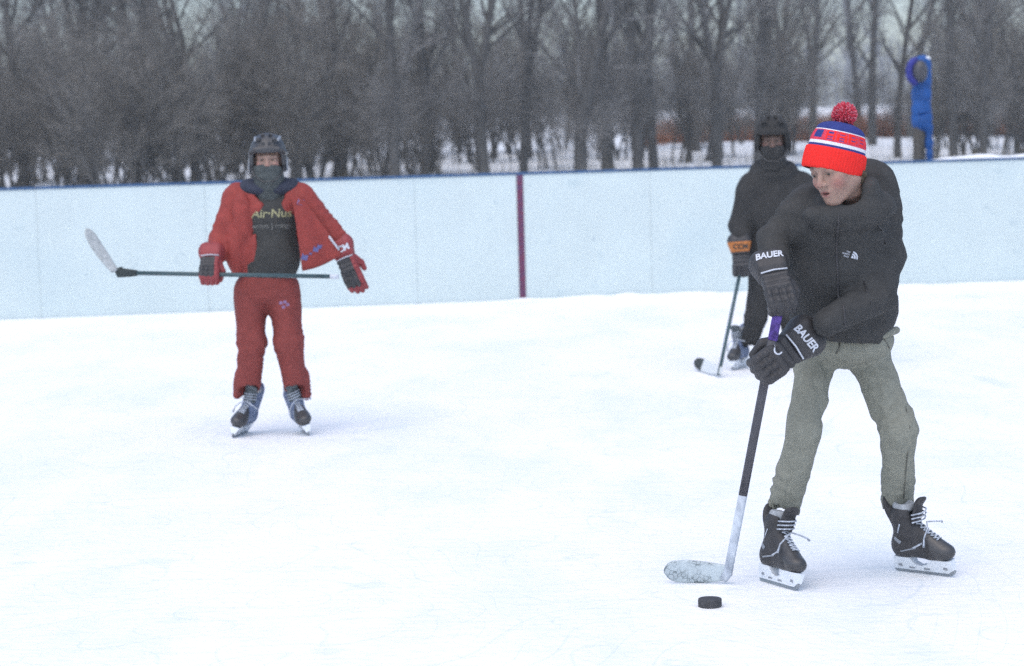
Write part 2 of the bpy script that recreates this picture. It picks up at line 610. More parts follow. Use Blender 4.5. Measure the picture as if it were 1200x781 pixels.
def merge(*parts):
    vs, fs = [], []
    for v, f in parts:
        o = len(vs)
        vs += [tuple(q) for q in v]
        fs += [tuple(i + o for i in q) for q in f]
    return vs, fs


def boxm(c, h, R=None):
    c = V(c)
    vs = []
    for z in (-1, 1):
        for x, y in ((-1, -1), (1, -1), (1, 1), (-1, 1)):
            q = V((x * h[0], y * h[1], z * h[2]))
            vs.append(c + (R @ q if R is not None else q))
    return vs, [(3, 2, 1, 0), (4, 5, 6, 7), (0, 1, 5, 4), (1, 2, 6, 5), (2, 3, 7, 6), (3, 0, 4, 7)]


def rrect(hx, hy, r=0.3):
    out = []
    rr = r * min(hx, hy)
    for cx, cy, a0 in ((hx - rr, hy - rr, 0), (-hx + rr, hy - rr, 90), (-hx + rr, -hy + rr, 180), (hx - rr, -hy + rr, 270)):
        for k in range(4):
            a = math.radians(a0 + 30 * k)
            out.append((cx + rr * math.cos(a), cy + rr * math.sin(a)))
    return out


def xform(M, verts):
    A = np.array(M)
    v = np.asarray([tuple(q) for q in verts], dtype=float) if not isinstance(verts, np.ndarray) else verts
    return v @ A[:3, :3].T + A[:3, 3]


def frame(origin, x, y, z):
    M_ = Matrix.Identity(4)
    for i in range(3):
        M_[i][0], M_[i][1], M_[i][2], M_[i][3] = x[i], y[i], z[i], origin[i]
    return M_


def text_verts(body, height, bold=0.0, shear=0.0, width=1.0):
    cu = bpy.data.curves.new('lettering', 'FONT')
    cu.body = body
    cu.size = 1.0
    cu.offset = bold
    cu.shear = shear
    cu.align_x, cu.align_y = 'CENTER', 'CENTER'
    cu.resolution_u = 3
    o = bpy.data.objects.new('lettering', cu)
    link(o)
    bpy.context.view_layer.update()
    me = o.to_mesh()
    vs = np.array([v.co[:] for v in me.vertices])
    fs = [tuple(p.vertices) for p in me.polygons]
    o.to_mesh_clear()
    bpy.data.objects.remove(o)
    bpy.data.curves.remove(cu)
    vs[:, 0] -= (vs[:, 0].min() + vs[:, 0].max()) / 2
    vs[:, 1] -= (vs[:, 1].min() + vs[:, 1].max()) / 2
    s = height / (vs[:, 1].max() - vs[:, 1].min())
    vs = vs * s
    vs[:, 0] *= width
    return vs, fs


def decal(name, vs2, fs, bvh, origin, right, up, parent, material, off=0.0018):
    """lay a flat shape (letters, emblem) on a surface: each vertex is shot along -normal on to it"""
    right, up = V(right).normalized(), V(up)
    up = (up - right * up.dot(right)).normalized()
    nrm = right.cross(up)
    out = []
    for v in vs2:
        p = V(origin) + right * v[0] + up * v[1]
        hit = bvh.ray_cast(p + nrm * 0.15, -nrm, 0.4)
        out.append((hit[0] + nrm * off) if hit[0] is not None else p)
    return mesh_obj(name, [tuple(q) for q in out], fs, material, parent, smooth=False)


def bvh_of(verts, faces):
    return BVHTree.FromPolygons([V(v) for v in verts], [tuple(int(i) for i in f) for f in faces])


def disc2(r, n=20, a0=0, a1=360, sx=1, sy=1):
    vs = [(0, 0, 0)] + [(sx * r * math.cos(math.radians(a0 + (a1 - a0) * i / n)), sy * r * math.sin(math.radians(a0 + (a1 - a0) * i / n)), 0) for i in range(n + 1)]
    return np.array(vs), [(0, i + 1, i + 2) for i in range(n)]


def arc2(r0, r1, a0, a1, n=14):
    vs, fs = [], []
    for i in range(n + 1):
        a = math.radians(a0 + (a1 - a0) * i / n)
        vs += [(r0 * math.cos(a), r0 * math.sin(a), 0), (r1 * math.cos(a), r1 * math.sin(a), 0)]
    for i in range(n):
        fs.append((2 * i, 2 * i + 1, 2 * i + 3, 2 * i + 2))
    return np.array(vs), fs

# ------------------------------------------------------------------ head (canonical: face towards -y, z up, origin between the ears)
def build_head():
    S = SDF((-0.11, -0.135, -0.24), (0.11, 0.13, 0.14), 0.0032)
    S.ell((0, 0.015, 0.03), (0.074, 0.092, 0.088))
    S.ell((0, -0.022, -0.035), (0.058, 0.064, 0.074), k=0.03)
    for s in (-1, 1):
        S.cap((s * 0.052, 0.008, -0.052), (s * 0.014, -0.062, -0.094), 0.017, 0.014, k=0.03)
        S.ell((s * 0.037, -0.060, -0.028), (0.022, 0.02, 0.022), k=0.025)
        S.cap((s * 0.012, -0.083, 0.021), (s * 0.045, -0.070, 0.020), 0.009, 0.008, k=0.016)
    S.cap((0, -0.074, -0.092), (0, -0.066, -0.100), 0.016, 0.014, k=0.025)
    S.ell((0, -0.070, -0.060), (0.030, 0.022, 0.024), k=0.02)
    for s in (-1, 1):
        S.ell((s * 0.031, -0.096, 0.002), (0.017, 0.017, 0.011), k=0.014, op='s')
    S.cap((0, -0.082, 0.010), (0, -0.104, -0.026), 0.0075, 0.0105, k=0.012)
    for s in (-1, 1):
        S.ell((s * 0.012, -0.094, -0.031), (0.0085, 0.010, 0.008), k=0.008)
        S.ell((s * 0.006, -0.101, -0.0375), (0.004, 0.005, 0.003), k=0.003, op='s')
        S.ell((s * 0.031, -0.0745, 0.003), (0.0165, 0.0138, 0.0135), k=0.006)
        S.ell((s * 0.031, -0.090, -0.0005), (0.0115, 0.007, 0.0034), k=0.003, op='s')
        S.ell((s * 0.077, 0.014, -0.008), (0.010, 0.021, 0.032), k=0.010)
        S.ell((s * 0.086, 0.008, -0.004), (0.006, 0.012, 0.020), k=0.006, op='s')
    S.cap((-0.016, -0.089, -0.0575), (0.016, -0.089, -0.0575), 0.0055, k=0.006)
    S.cap((-0.013, -0.088, -0.0695), (0.013, -0.088, -0.0695), 0.0065, k=0.006)
    S.ell((0, -0.095, -0.0635), (0.017, 0.012, 0.0038), k=0.004, op='s')
    S.cap((0, 0.030, -0.06), (0, 0.045, -0.235), 0.05, 0.056, k=0.03)
    v, f = S.mesh()
    skin = np.array([0.31, 0.20, 0.158])
    c = np.tile(skin, (len(v), 1)) * (1 + 0.07 * fbm(v * 70, 3, 2) + 0.10 * fbm(v * 28 + 7, 9, 2))[:, None]

    def blend(center, rad, col, a, sx=1, sy=1, sz=1):
        nonlocal c
        d = (((v - np.array(center)) / np.array([sx, sy, sz])) ** 2).sum(1)
        g = np.clip(a * np.exp(-d / rad ** 2), 0, 1)[:, None]
        c = c * (1 - g) + np.array(col) * g
    for s in (-1, 1):
        blend((s * 0.044, -0.066, -0.034), 0.021, (0.34, 0.11, 0.095), 0.8)
        blend((s * 0.031, -0.086, 0.024), 0.0055, (0.08, 0.055, 0.04), 0.9, 3.2, 2, 1)
        blend((s * 0.031, -0.084, 0.006), 0.006, (0.10, 0.065, 0.055), 0.7, 2.6, 2, 0.9)
    blend((0, -0.106, -0.026), 0.012, (0.34, 0.145, 0.12), 0.6)
    blend((0, -0.092, -0.0585), 0.006, (0.23, 0.07, 0.07), 0.95, 2.8, 1.6, 0.8)
    blend((0, -0.092, -0.069), 0.006, (0.24, 0.08, 0.078), 0.95, 2.4, 1.6, 0.9)
    blend((0, -0.088, -0.0635), 0.005, (0.08, 0.03, 0.03), 0.95, 3.0, 1.8, 0.6)
    return v, f, c


HEAD = build_head()


def quads_to_list(f):
    return [tuple(int(i) for i in q) for q in f]


def make_body(parent, Mhead, scale, limbs, lo, hi, tint=1.0, hat=None, neck_back=0.0):
    """one body mesh: head and neck, running on into trunk, arms and legs below the clothes"""
    hv, hf, hc = HEAD
    S = SDF(lo, hi, 0.016)
    for a in limbs:
        S.cap(*a[:4], k=0.04)
    bv, bf = S.mesh()
    hl_ = hv * scale
    hl_[:, 2] = np.maximum(hl_[:, 2], -.20)
    hw = xform(Mhead, hl_)
    hw[:, 1] += np.clip(-.105 - hl_[:, 2], 0, 1) * neck_back      # the neck runs back into the stooped shoulders
    if hat is not None:
        # the scalp is held inside the hat
        inv = hat.inverted()
        q = xform(inv, hw)
        rad = np.sqrt((q[:, 0] / .099) ** 2 + (q[:, 1] / .110) ** 2) + 1e-9
        lim = np.interp(q[:, 2], [-.012, .0, .05, .09, .12, .145], [9, .92, .84, .78, .70, .5])
        k = np.where(q[:, 2] > -.012, np.minimum(1, lim / rad), 1)
        q[:, 0] *= k
        q[:, 1] *= k
        q[:, 2] = np.minimum(q[:, 2], .135)
        hw = xform(hat, q)
    v = np.concatenate([hw, bv])
    f = quads_to_list(hf) + quads_to_list(bf + len(hv))
    o = mesh_obj('body', v, f, M_SKIN, parent)
    colr = np.concatenate([hc * tint, np.tile(np.array([0.5, 0.315, 0.245]), (len(bv), 1))])
    ca = o.data.color_attributes.new('Col', 'FLOAT_COLOR', 'POINT')
    ca.data.foreach_set('color', np.concatenate([colr, np.ones((len(v), 1))], 1).astype(np.float32).ravel())
    for s in (-1, 1):
        S2 = SDF((-0.016, -0.016, -0.016), (0.016, 0.016, 0.016), 0.002)
        S2.ell((0, 0, 0), (0.0118, 0.0118, 0.0118))
        ev, ef = S2.mesh()
        dirv = V((-0.15, -1, -0.25)).normalized()
        d = (ev @ np.array(dirv)) / 0.0118
        mi = [0 if (d[list(q)].mean() > 0.66) else 1 for q in ef]
        e = ev + np.array([s * 0.031, -0.0755, 0.002])
        mesh_obj('eye', xform(Mhead, e * scale), ef, None, parent, mats=[M_EYE, M_EYEW], midx=mi)
    return o


def rot_head(yaw, pitch, roll):
    """yaw: negative turns the face to image left; pitch: positive looks down; roll: positive leans the crown to image left"""
    return Matrix.Rotation(-math.radians(roll), 3, 'Y') @ Matrix.Rotation(math.radians(yaw), 3, 'Z') @ Matrix.Rotation(math.radians(pitch), 3, 'X')


def mat_of(R, loc):
    M_ = R.to_4x4()
    M_.translation = loc
    return M_


# ------------------------------------------------------------------ skates (canonical: toe towards -y, blade on z=0)
def skate_parts():
    S = SDF((-0.08, -0.19, 0.04), (0.08, 0.17, 0.31), 0.0038)
    S.cap((0, 0.062, 0.098), (0, -0.05, 0.094), 0.036, 0.037, k=0.03)
    S.ell((0, 0.066, 0.098), (0.036, 0.046, 0.045), k=0.02)
    S.ell((0, -0.100, 0.090), (0.043, 0.056, 0.033), k=0.03)
    S.cap((0, 0.052, 0.12), (0, 0.050, 0.215), 0.041, 0.050, k=0.03)
    S.cap((0, 0.02, 0.165), (0, -0.075, 0.108), 0.036, 0.031, k=0.03)
    S.ell((0, 0.104, 0.225), (0.036, 0.014, 0.060), Matrix.Rotation(math.radians(-24), 3, 'X'), k=0.015)
    S.ell((0, 0.045, 0.285), (0.041, 0.045, 0.065), k=0.008, op='s')
    S.ell((0, -0.02, 0.235), (0.026, 0.05, 0.045), k=0.01, op='s')
    S.plane((0, 0, 0.061), (0, 0, -1))
    boot = S.mesh()
    S = SDF((-0.07, -0.10, 0.10), (0.07, 0.08, 0.32), 0.0038)
    S.ell((0, -0.008, 0.215), (0.036, 0.011, 0.066), Matrix.Rotation(math.radians(14), 3, 'X'))
    S.ell((0, -0.030, 0.268), (0.034, 0.010, 0.022), Matrix.Rotation(math.radians(50), 3, 'X'), k=0.015)
    tongue = S.mesh()
    S = SDF((-0.07, -0.02, 0.19), (0.07, 0.13, 0.30), 0.004)
    S.ell((0, 0.048, 0.245), (0.040, 0.043, 0.026))
    S.ell((0, 0.046, 0.285), (0.033, 0.036, 0.045), op='s', k=0.004)
    liner = S.mesh()
    # blade holder: side outline swept across, wider at the top
    poly = [(0.098, 0.0625), (0.108, 0.035), (0.108, 0.012), (0.0, 0.012), (-0.125, 0.012), (-0.150, 0.028), (-0.142, 0.0625), (-0.060, 0.0625),
            (-0.040, 0.040), (-0.010, 0.032), (0.015, 0.040), (0.030, 0.0625)]

    def extrude(poly, wfun):
        n = len(poly)
        vs = []
        for sx in (-1, 1):
            vs += [(sx * wfun(z), y, z) for (y, z) in poly]
        fs = [(i, (i + 1) % n, n + (i + 1) % n, n + i) for i in range(n)]
        fs += [tuple(range(n - 1, -1, -1)), tuple(range(n, 2 * n))]
        return vs, fs
    holder = extrude(poly, lambda z: 0.0055 + max(0, z - 0.014) / 0.048 * 0.020)
    rp = [(0.112, 0.010), (0.108, 0.004), (0.098, 0.0), (-0.118, 0.0), (-0.138, 0.004), (-0.152, 0.014), (-0.156, 0.024), (-0.150, 0.0265), (-0.125, 0.0118), (0.109, 0.0118)]
    runner = extrude(rp, lambda z: 0.0022)
    # small recess marks on the holder towers
    vents = []
    for (yy, zz) in ((0.078, 0.030), (-0.118, 0.032), (-0.035, 0.022), (0.03, 0.022)):
        for sx in (-1, 1):
            wv = 0.0055 + (zz - 0.014) / 0.048 * 0.020
            vents.append(boxm((sx * (wv + 0.0008), yy, zz), (0.0014, 0.008 if zz > 0.025 else 0.012, 0.005 if zz > 0.025 else 0.003)))
    vents = merge(*vents)
    bv = bvh_of(*boot)
    tv = bvh_of(*tongue)

    def on(p, off=0.003):
        a = bv.find_nearest(V(p))
        return a[0] + a[1] * off
    laces = []
    rows = [(-0.082 + 0.0125 * i, 0.150 + 0.0088 * i) for i in range(8)]
    pts = []
    for i, (y, z) in enumerate(rows):
        pts.append(((on((-0.024, y - 0.02, z)), on((0.0, y - 0.035, z + 0.02)), on((0.024, y - 0.02, z)))))
    for i in range(len(pts) - 1):
        for (a, b) in ((pts[i][0], pts[i + 1][2]), (pts[i][2], pts[i + 1][0])):
            mid = on((a + b) / 2 + V((0, -0.02, 0.02)), 0.005)
            laces.append(tube([a, (a + mid) / 2 + V((0, -.001, .001)), mid, (mid + b) / 2 + V((0, -.001, .001)), b], 0.0027, 5))
    # upper lacing over the tongue and the tied ends
    for i in range(3):
        z = 0.198 + 0.014 * i
        pa, pb = V((-0.040, -0.006, z)), V((0.040, -0.006, z + 0.012))
        mid = V((0, -0.040 - 0.003 * i, z + 0.008))
        laces.append(tube([pa, mid + V((-0.02, 0.006, -0.003)), mid, mid + V((0.02, 0.006, 0.003)), pb], 0.003, 5))
    laces.append(tube([V((0.0, -0.048, 0.195)), V((0.030, -0.070, 0.190)), V((0.060, -0.075, 0.182)), V((0.074, -0.07, 0.176))], [0.003, 0.003, 0.003, 0.005], 5))
    laces.append(tube([V((0.0, -0.048, 0.195)), V((-0.030, -0.066, 0.180)), V((-0.052, -0.060, 0.150)), V((-0.056, -0.058, 0.118))], [0.003, 0.003, 0.003, 0.005], 5))
    laces = merge(*laces)
    # eyelet facing and side flash
    S = None
    return dict(boot=boot, tongue=tongue, liner=liner, holder=holder, runner=runner, vents=vents, laces=laces)


SK = skate_parts()


def make_skate(parent, M_, scale=1.0, boot_mats=(None, None), tongue_mat=None, lace_mat=None, flash=None):
    v, f = SK['boot']
    scale = np.array(scale if isinstance(scale, tuple) else (scale,) * 3)
    cy = np.array([v[list(q)].mean(0) for q in f])
    toe = (cy[:, 1] < -0.088 + 0.02 * (cy[:, 2] - 0.09) / 0.03) | (cy[:, 2] < 0.068)
    mi = np.where(toe, 1, 0)
    sk = mesh_obj('skate', xform(M_, v * scale), quads_to_list(f), None, parent, mats=[boot_mats[0], boot_mats[1]], midx=mi)

    def p(name, key, mtl, smooth=True):
        vv, ff = SK[key]
        return mesh_obj(name, xform(M_, np.array([tuple(q) for q in vv]) * scale), [tuple(int(i) for i in q) for q in ff], mtl, sk, origin=ROOTLOC[parent.name], smooth=smooth)
    p('tongue', 'tongue', tongue_mat)
    p('ankle_liner', 'liner', M_GREYLINER)
    hv_, hf_ = merge(SK['holder'], SK['vents'])
    nh = len(SK['holder'][1])
    mesh_obj('blade_holder', xform(M_, np.array(hv_) * scale), hf_, None, sk, origin=ROOTLOC[parent.name], smooth=False, mats=[M_WHITEPL, M_GREYPL], midx=[0] * nh + [1] * (len(hf_) - nh))
    p('blade', 'runner', M_STEEL, False)
    p('lace', 'laces', lace_mat)
    if flash:
        bvb = bvh_of(xform(M_, v * scale), f)
        R3 = M_.to_3x3()
        for sx in (-1, 1):
            for (yy, zz, ww, hh, rr, mtl) in flash:
                vs, fs = boxm((0, 0, 0), (ww / 2, hh / 2, 0))
                vs2 = np.array([[(-ww / 2) + ww * i / 6, -hh / 2 + hh * j, 0] for j in (0, 1) for i in range(7)])
                ca, sa = math.cos(rr * -sx), math.sin(rr * -sx)
                vs2 = np.stack([vs2[:, 0] * ca - vs2[:, 1] * sa, vs2[:, 0] * sa + vs2[:, 1] * ca, vs2[:, 2]], 1)
                fs = [(i, i + 1, 7 + i + 1, 7 + i) for i in range(6)]
                o = M_ @ V(tuple(np.array((sx * 0.06, yy, zz)) * scale))
                decal('side_stripe', vs2, fs, bvb, o, R3 @ V((0, sx, 0)), R3 @ V((0, 0, 1)), sk, mtl, 0.0015)
    return sk


def skate_matrix(pos, toe_dir, lean):
    """pos: middle of the blade on the ice; toe_dir: where the toe points on the ground; lean: top leans along +x of the skate (deg)"""
    t = V((toe_dir[0], toe_dir[1], 0)).normalized()
    y = -t
    x = y.cross(V((0, 0, 1)))
    R = Matrix.Rotation(math.radians(lean), 3, y)
    z = R @ V((0, 0, 1))
    x = R @ x
    return frame(pos, x, y, z)


# ------------------------------------------------------------------ hockey gloves (canonical: stick along z through the origin, wrist towards +y, back of the hand +x)
def glove_parts(curl=1.0):
    S = SDF((-0.10, -0.13, -0.09), (0.10, 0.14, 0.09), 0.0042)
    zs = [0.041, 0.014, -0.014, -0.041]
    ln = [0.95, 1.05, 1.0, 0.85]
    for i, z in enumerate(zs):
        L = ln[i]
        p1 = V((0.034, 0.012, z))
        if curl > 0.5:
            p2 = V((0.014, -0.040 * L, z * 0.96))
            p3 = V((-0.034, -0.030 * L, z * 0.93))
            p4 = V((-0.040, 0.008, z * 0.9))
        else:
            p2 = V((0.030, -0.045 * L, z * 1.04))
            p3 = V((0.010, -0.085 * L, z * 1.04))
            p4 = V((-0.018, -0.108 * L, z * 1.02))
        S.cap(p1, p2, 0.0175, 0.017, k=0.006)
        S.cap(p2, p3, 0.0165, 0.0155, k=0.004)
        S.cap(p3, p4, 0.0155, 0.0135, k=0.004)
        # padded rolls on the back of each finger
        for a, b, t in ((p1, p2, 0.25), (p1, p2, 0.8), (p2, p3, 0.5)):
            q = a.lerp(b, t)
            out = V((1, -0.35, 0)) if b is p2 else V((0.6, -1, 0))
            out.normalize()
            S.ell(q + out * 0.012, (0.013, 0.013, 0.0125), k=0.004)
    S.box((0.024, 0.055, 0), (0.024, 0.050, 0.052), 0.02, k=0.012)
    for j, y in enumerate((0.020, 0.047, 0.074)):
        S.cap((0.050, y, -0.040), (0.050, y, 0.040), 0.0135, k=0.005)
    S.cap((0.018, 0.078, 0.044), (-0.010, 0.036, 0.066), 0.021, 0.019, k=0.01)
    S.cap((-0.010, 0.036, 0.066), (-0.042 if curl > .5 else -0.02, 0.000, 0.054 if curl > .5 else 0.07), 0.0185, 0.0145, k=0.006)
    hand = S.mesh()
    S = SDF((-0.10, 0.06, -0.11), (0.13, 0.25, 0.11), 0.0046)
    S.box((0.022, 0.135, 0), (0.045, 0.052, 0.060), 0.03)
    S.cap((0.022, 0.175, -0.022), (0.022, 0.175, 0.022), 0.053, k=0.03)
    S.box((0.057, 0.150, 0), (0.016, 0.042, 0.058), 0.014, k=0.008)
    S.cap((0.022, 0.20, 0), (0.022, 0.26, 0), 0.046, 0.052, k=0.006, op='s')
    cuff = S.mesh()
    # piping along the back
    pip = tube([V((0.064, 0.088, -0.050)), V((0.068, 0.090, 0)), V((0.064, 0.088, 0.050))], 0.0032, 6)
    return dict(hand=hand, cuff=cuff, piping=pip)


GL = glove_parts(1.0)
GL_OPEN = glove_parts(0.0)


def make_glove(parent, C, axis, wrist, face, scale=1.0, band=None, hand_mat=None, cuff_mat=None, pip_mat=None, src=None, thumb=None, pads=None, vert_col=None):
    """face: the way the back of the hand looks; the thumb side is found from the handedness"""
    src = src or GL
    z = V(axis).normalized()
    y = V(wrist) - V(C)
    y = (y - z * y.dot(z)).normalized()
    x = y.cross(z)
    flip = False
    if x.dot(V(face)) < 0:
        x, flip = -x, True
    M_ = frame(V(C), x, y, z)

    def tr(key):
        v, f = src[key]
        vv = xform(M_, np.array([tuple(q) for q in v]) * scale)
        ff = [tuple(int(i) for i in q) for q in f]
        if flip:
            ff = [q[::-1] for q in ff]
        return vv, ff
    hv, hf = tr('hand')
    mats, midx = [hand_mat], None
    if pads:
        v0, f0 = src['hand']
        cen = np.array([v0[list(q)].mean(0) for q in f0])
        mats = [hand_mat, pads]
        midx = ((cen[:, 0] > 0.028) & (np.abs(cen[:, 2] - 0.002) < 0.062) & (cen[:, 2] < 0.03)).astype(int)
    g = mesh_obj('glove', hv, hf, None, parent, mats=mats, midx=midx)
    cv, cf = tr('cuff')
    cmats, cidx = [cuff_mat], None
    if band:
        v0, f0 = src['cuff']
        cy = np.array([v0[list(q)].mean(0) for q in f0])[:, 1]
        cmats, cidx = [hand_mat, cuff_mat], ((cy > band[0]) & (cy < band[1])).astype(int)
    c = mesh_obj('cuff', cv, cf, None, g, origin=ROOTLOC[parent.name], mats=cmats, midx=cidx)
    if pip_mat:
        pv, pf = tr('piping')
        mesh_obj('piping', pv, pf, pip_mat, g, origin=ROOTLOC[parent.name])
    return g, c, M_, bvh_of(cv, cf), bvh_of(hv, hf), x, y, z


# ------------------------------------------------------------------ hockey sticks
def make_stick(label, root, pieces, blade, group='hockey sticks held by the players'):
    """pieces: list of (name, [points], radius, material, xdir); blade: dict"""
    r = empty('hockey_stick', root)
    tag(r, label, 'hockey stick', group)
    sec = rrect(0.5, 0.34, 0.7)
    for nme, pts, rad, mtl, xd in pieces:
        v, f = tube(pts, rad, cap=True, xdir=xd, section=sec)
        mesh_obj(nme, v, f, mtl, r)
    O, U, Vv = V(blade['o']), V(blade['u']).normalized(), V(blade['v'])
    Vv = (Vv - U * Vv.dot(U)).normalized()
    W = U.cross(Vv)
    L, H, curve = blade['L'], blade['H'], blade.get('curve', 0.02)
    nu, nv = 26, 8

    def pt(i, j, side):
        u = i / nu
        x = u * L
        top = H * (0.78 + 0.32 * min(1, u * 1.6))
        bot = 0.004 * (2 * u - 0.9) ** 2 * 4 * (H / 0.075)
        e = max(0, (u - 0.80) / 0.20)
        shr = max(.12, max(0, 1 - e ** 2.4) ** .5)
        mid = (top + bot) / 2
        top, bot = mid + (top - mid) * shr, mid + (bot - mid) * shr
        y = bot + (top - bot) * j / nv
        edge = math.sin(math.pi * min(max(j / nv, 0.0), 1)) ** 0.4 if 0 < j < nv else 0.45
        th = (0.0065 - 0.0028 * u) * (0.5 + 0.5 * edge)
        return O + U * x + Vv * y + W * (curve * u * u + side * th)
    vs, fs = [], []
    for side in (1, -1):
        for i in range(nu + 1):
            for j in range(nv + 1):
                vs.append(pt(i, j, side))
    N = (nu + 1) * (nv + 1)
    q = lambda i, j, s: s * N + i * (nv + 1) + j
    midx = []
    tipu = blade.get('tip', 2)
    for i in range(nu):
        for j in range(nv):
            fs.append((q(i, j, 0), q(i + 1, j, 0), q(i + 1, j + 1, 0), q(i, j + 1, 0)))
            fs.append((q(i, j, 1), q(i, j + 1, 1), q(i + 1, j + 1, 1), q(i + 1, j, 1)))
            k = 1 if (i / nu > tipu or i / nu < blade.get('heel', -1)) else 0
            midx += [k, k]
    for i in range(nu):
        fs.append((q(i, 0, 0), q(i, 0, 1), q(i + 1, 0, 1), q(i + 1, 0, 0)))
        fs.append((q(i, nv, 0), q(i + 1, nv, 0), q(i + 1, nv, 1), q(i, nv, 1)))
        k = 1 if (i / nu > tipu or i / nu < blade.get('heel', -1)) else 0
        midx += [k, k]
    for j in range(nv):
        fs.append((q(0, j, 0), q(0, j + 1, 0), q(0, j + 1, 1), q(0, j, 1)))
        fs.append((q(nu, j, 0), q(nu, j, 1), q(nu, j + 1, 1), q(nu, j + 1, 0)))
        midx += [0, 0]
    b = mesh_obj('blade', vs, fs, None, r, mats=[blade['mat'], blade.get('mat2', blade['mat'])], midx=midx)
    return r, (O, U, Vv, W), b


def tex_blade():
    """white tape with the grey weave and scuffs of a worn blade"""
    mt = mat('taped_blade', (0.70, 0.74, 0.76), 0.9)
    n, l = mt.node_tree.nodes, mt.node_tree.links
    b = n['Principled BSDF']
    tc = n.new('ShaderNodeTexCoord')
    vo = n.new('ShaderNodeTexVoronoi')
    vo.feature = 'DISTANCE_TO_EDGE'
    vo.inputs['Scale'].default_value = 70
    l.new(tc.outputs['Object'], vo.inputs['Vector'])
    rp = n.new('ShaderNodeValToRGB')
    rp.color_ramp.elements[0].position, rp.color_ramp.elements[1].position = 0.02, 0.10
    rp.color_ramp.elements[0].color = (0.16, 0.19, 0.20, 1)
    rp.color_ramp.elements[1].color = (0.42, 0.48, 0.51, 1)
    l.new(vo.outputs[0], rp.inputs[0])
    ns = n.new('ShaderNodeTexNoise')
    ns.inputs['Scale'].default_value = 16
    l.new(tc.outputs['Object'], ns.inputs['Vector'])
    r2 = n.new('ShaderNodeValToRGB')
    r2.color_ramp.elements[0].position, r2.color_ramp.elements[1].position = 0.45, 0.6
    l.new(ns.outputs[0], r2.inputs[0])
    mx = n.new('ShaderNodeMix')
    mx.data_type = 'RGBA'
    l.new(r2.outputs[0], mx.inputs[0])
    l.new(rp.outputs[0], mx.inputs[6])
    mx.inputs[7].default_value = (0.50, 0.57, 0.60, 1)
    l.new(mx.outputs[2], b.inputs['Base Color'])
    return mt


M_BLADETEX = tex_blade()


def bounds(pts, pad):
    a = np.array([tuple(p) for p in pts])
    return a.min(0) - pad, a.max(0) + pad


def blobs(S, lst, k):
    for it in lst:
        S.cap(*it, k=k)
    return S


# ================================================================== FRONT SKATER: black jacket, knit hat, khaki trousers
Yf = 7.42
gl_l = ground(909, 686)      # his right skate
gl_r = ground(1079, 672)     # his left skate
rootF = V(((gl_l.x + gl_r.x) / 2, (gl_l.y + gl_r.y) / 2, 0))
F_ = empty('person', rootF)
tag(F_, 'person in red and blue pom-pom hat, black jacket and khaki trousers, leaning over the puck', 'person', 'skaters on the ice')
A = at
# ---- head
Rh = rot_head(-49, 12, 8)
Rhat = rot_head(-34, -3, -12)
hs = .97
eye_mid = A(962, 204, 7.02)
hc = eye_mid - Rh @ (V((0, -0.085, 0.004)) * hs)
MhF = mat_of(Rh, hc)
chest, pelv = A(985, 290, 7.27), A(990, 398, 7.44)
shR, shL = A(940, 246, 7.22), A(1030, 256, 7.30)
elR, elL = A(908, 280, 7.19), A(1027, 345, 7.16)
wrR, wrL = A(909, 314, 7.10), A(968, 379, 7.08)
hpR, hpL = A(960, 415, 7.44), A(1018, 415, 7.46)
knR, knL = A(943, 503, 7.30), A(1053, 502, 7.34)
anR, anL = A(920, 598, 7.40), A(1050, 592, 7.52)
limbs = [(hc + Rh @ V((0, .04, -.19)), chest, .045, .06), (chest, pelv, .07, .07), (shR, shL, .05), (shR, elR, .04, .035), (elR, wrR, .033, .024),
         (shL, elL, .04, .035), (elL, elL.lerp(wrL, .8), .033, .024), (hpR, knR, .045, .036), (hpL, knL, .045, .036), (knR, knR.lerp(anR, .8), .036, .03), (knL, knL.lerp(anL, .8), .036, .03)]
lo, hi = bounds([hc, gl_l, gl_r, elR, wrR, elL, shL], .12)
hat_base = A(975, 201.5, hc.y + .024)
make_body(F_, MhF, hs, limbs, lo, hi, hat=mat_of(Rhat, hat_base), neck_back=.9)
# ---- jacket
pts = [shR, shL, elR, elL, wrR, wrL, chest, pelv, A(1060, 190, 7.35)]
lo, hi = bounds(pts, .17)
S = SDF(lo, hi, 0.0085)
S.ell(A(988, 362, 7.36), (.178, .142, .15))
S.ell(A(985, 312, 7.28), (.172, .145, .15), k=.08)
S.ell(A(982, 262, 7.22), (.165, .145, .115), k=.08)
S.cap(A(950, 242, 7.26), A(1026, 246, 7.30), .076, .083, k=.06)
S.cap(A(1030, 262, 7.30), A(1035, 300, 7.24), .068, .064, k=.03)
S.cap(A(1035, 300, 7.24), elL, .064, .058, k=.03)
S.cap(elL, wrL, .057, .042, k=.02)
S.cap(shR, elR, .060, .050, k=.03)
S.cap(elR, wrR, .050, .042, k=.02)
# collar and hood piled behind the head
nb = hc + Rh @ V((0, .035, -.15))
for a in range(0, 360, 20):
    ca, sa = math.cos(math.radians(a)), math.sin(math.radians(a))
    zz = 0.018 * sa
    S.ell(nb + V((ca * .078 + .006, sa * .075 + .02, zz)), (.036, .036, .042), k=.03)
S.ell(A(1023, 221, 7.30), (.078, .075, .086), Matrix.Rotation(math.radians(-18), 3, 'Y'), k=.03)
S.ell(A(1008, 206, 7.33), (.085, .06, .05), k=.03)
S.ell(A(1003, 229, 7.15), (.05, .05, .036), k=.03)
S.ell(A(960, 235, 7.28), (.07, .06, .05), k=.03)
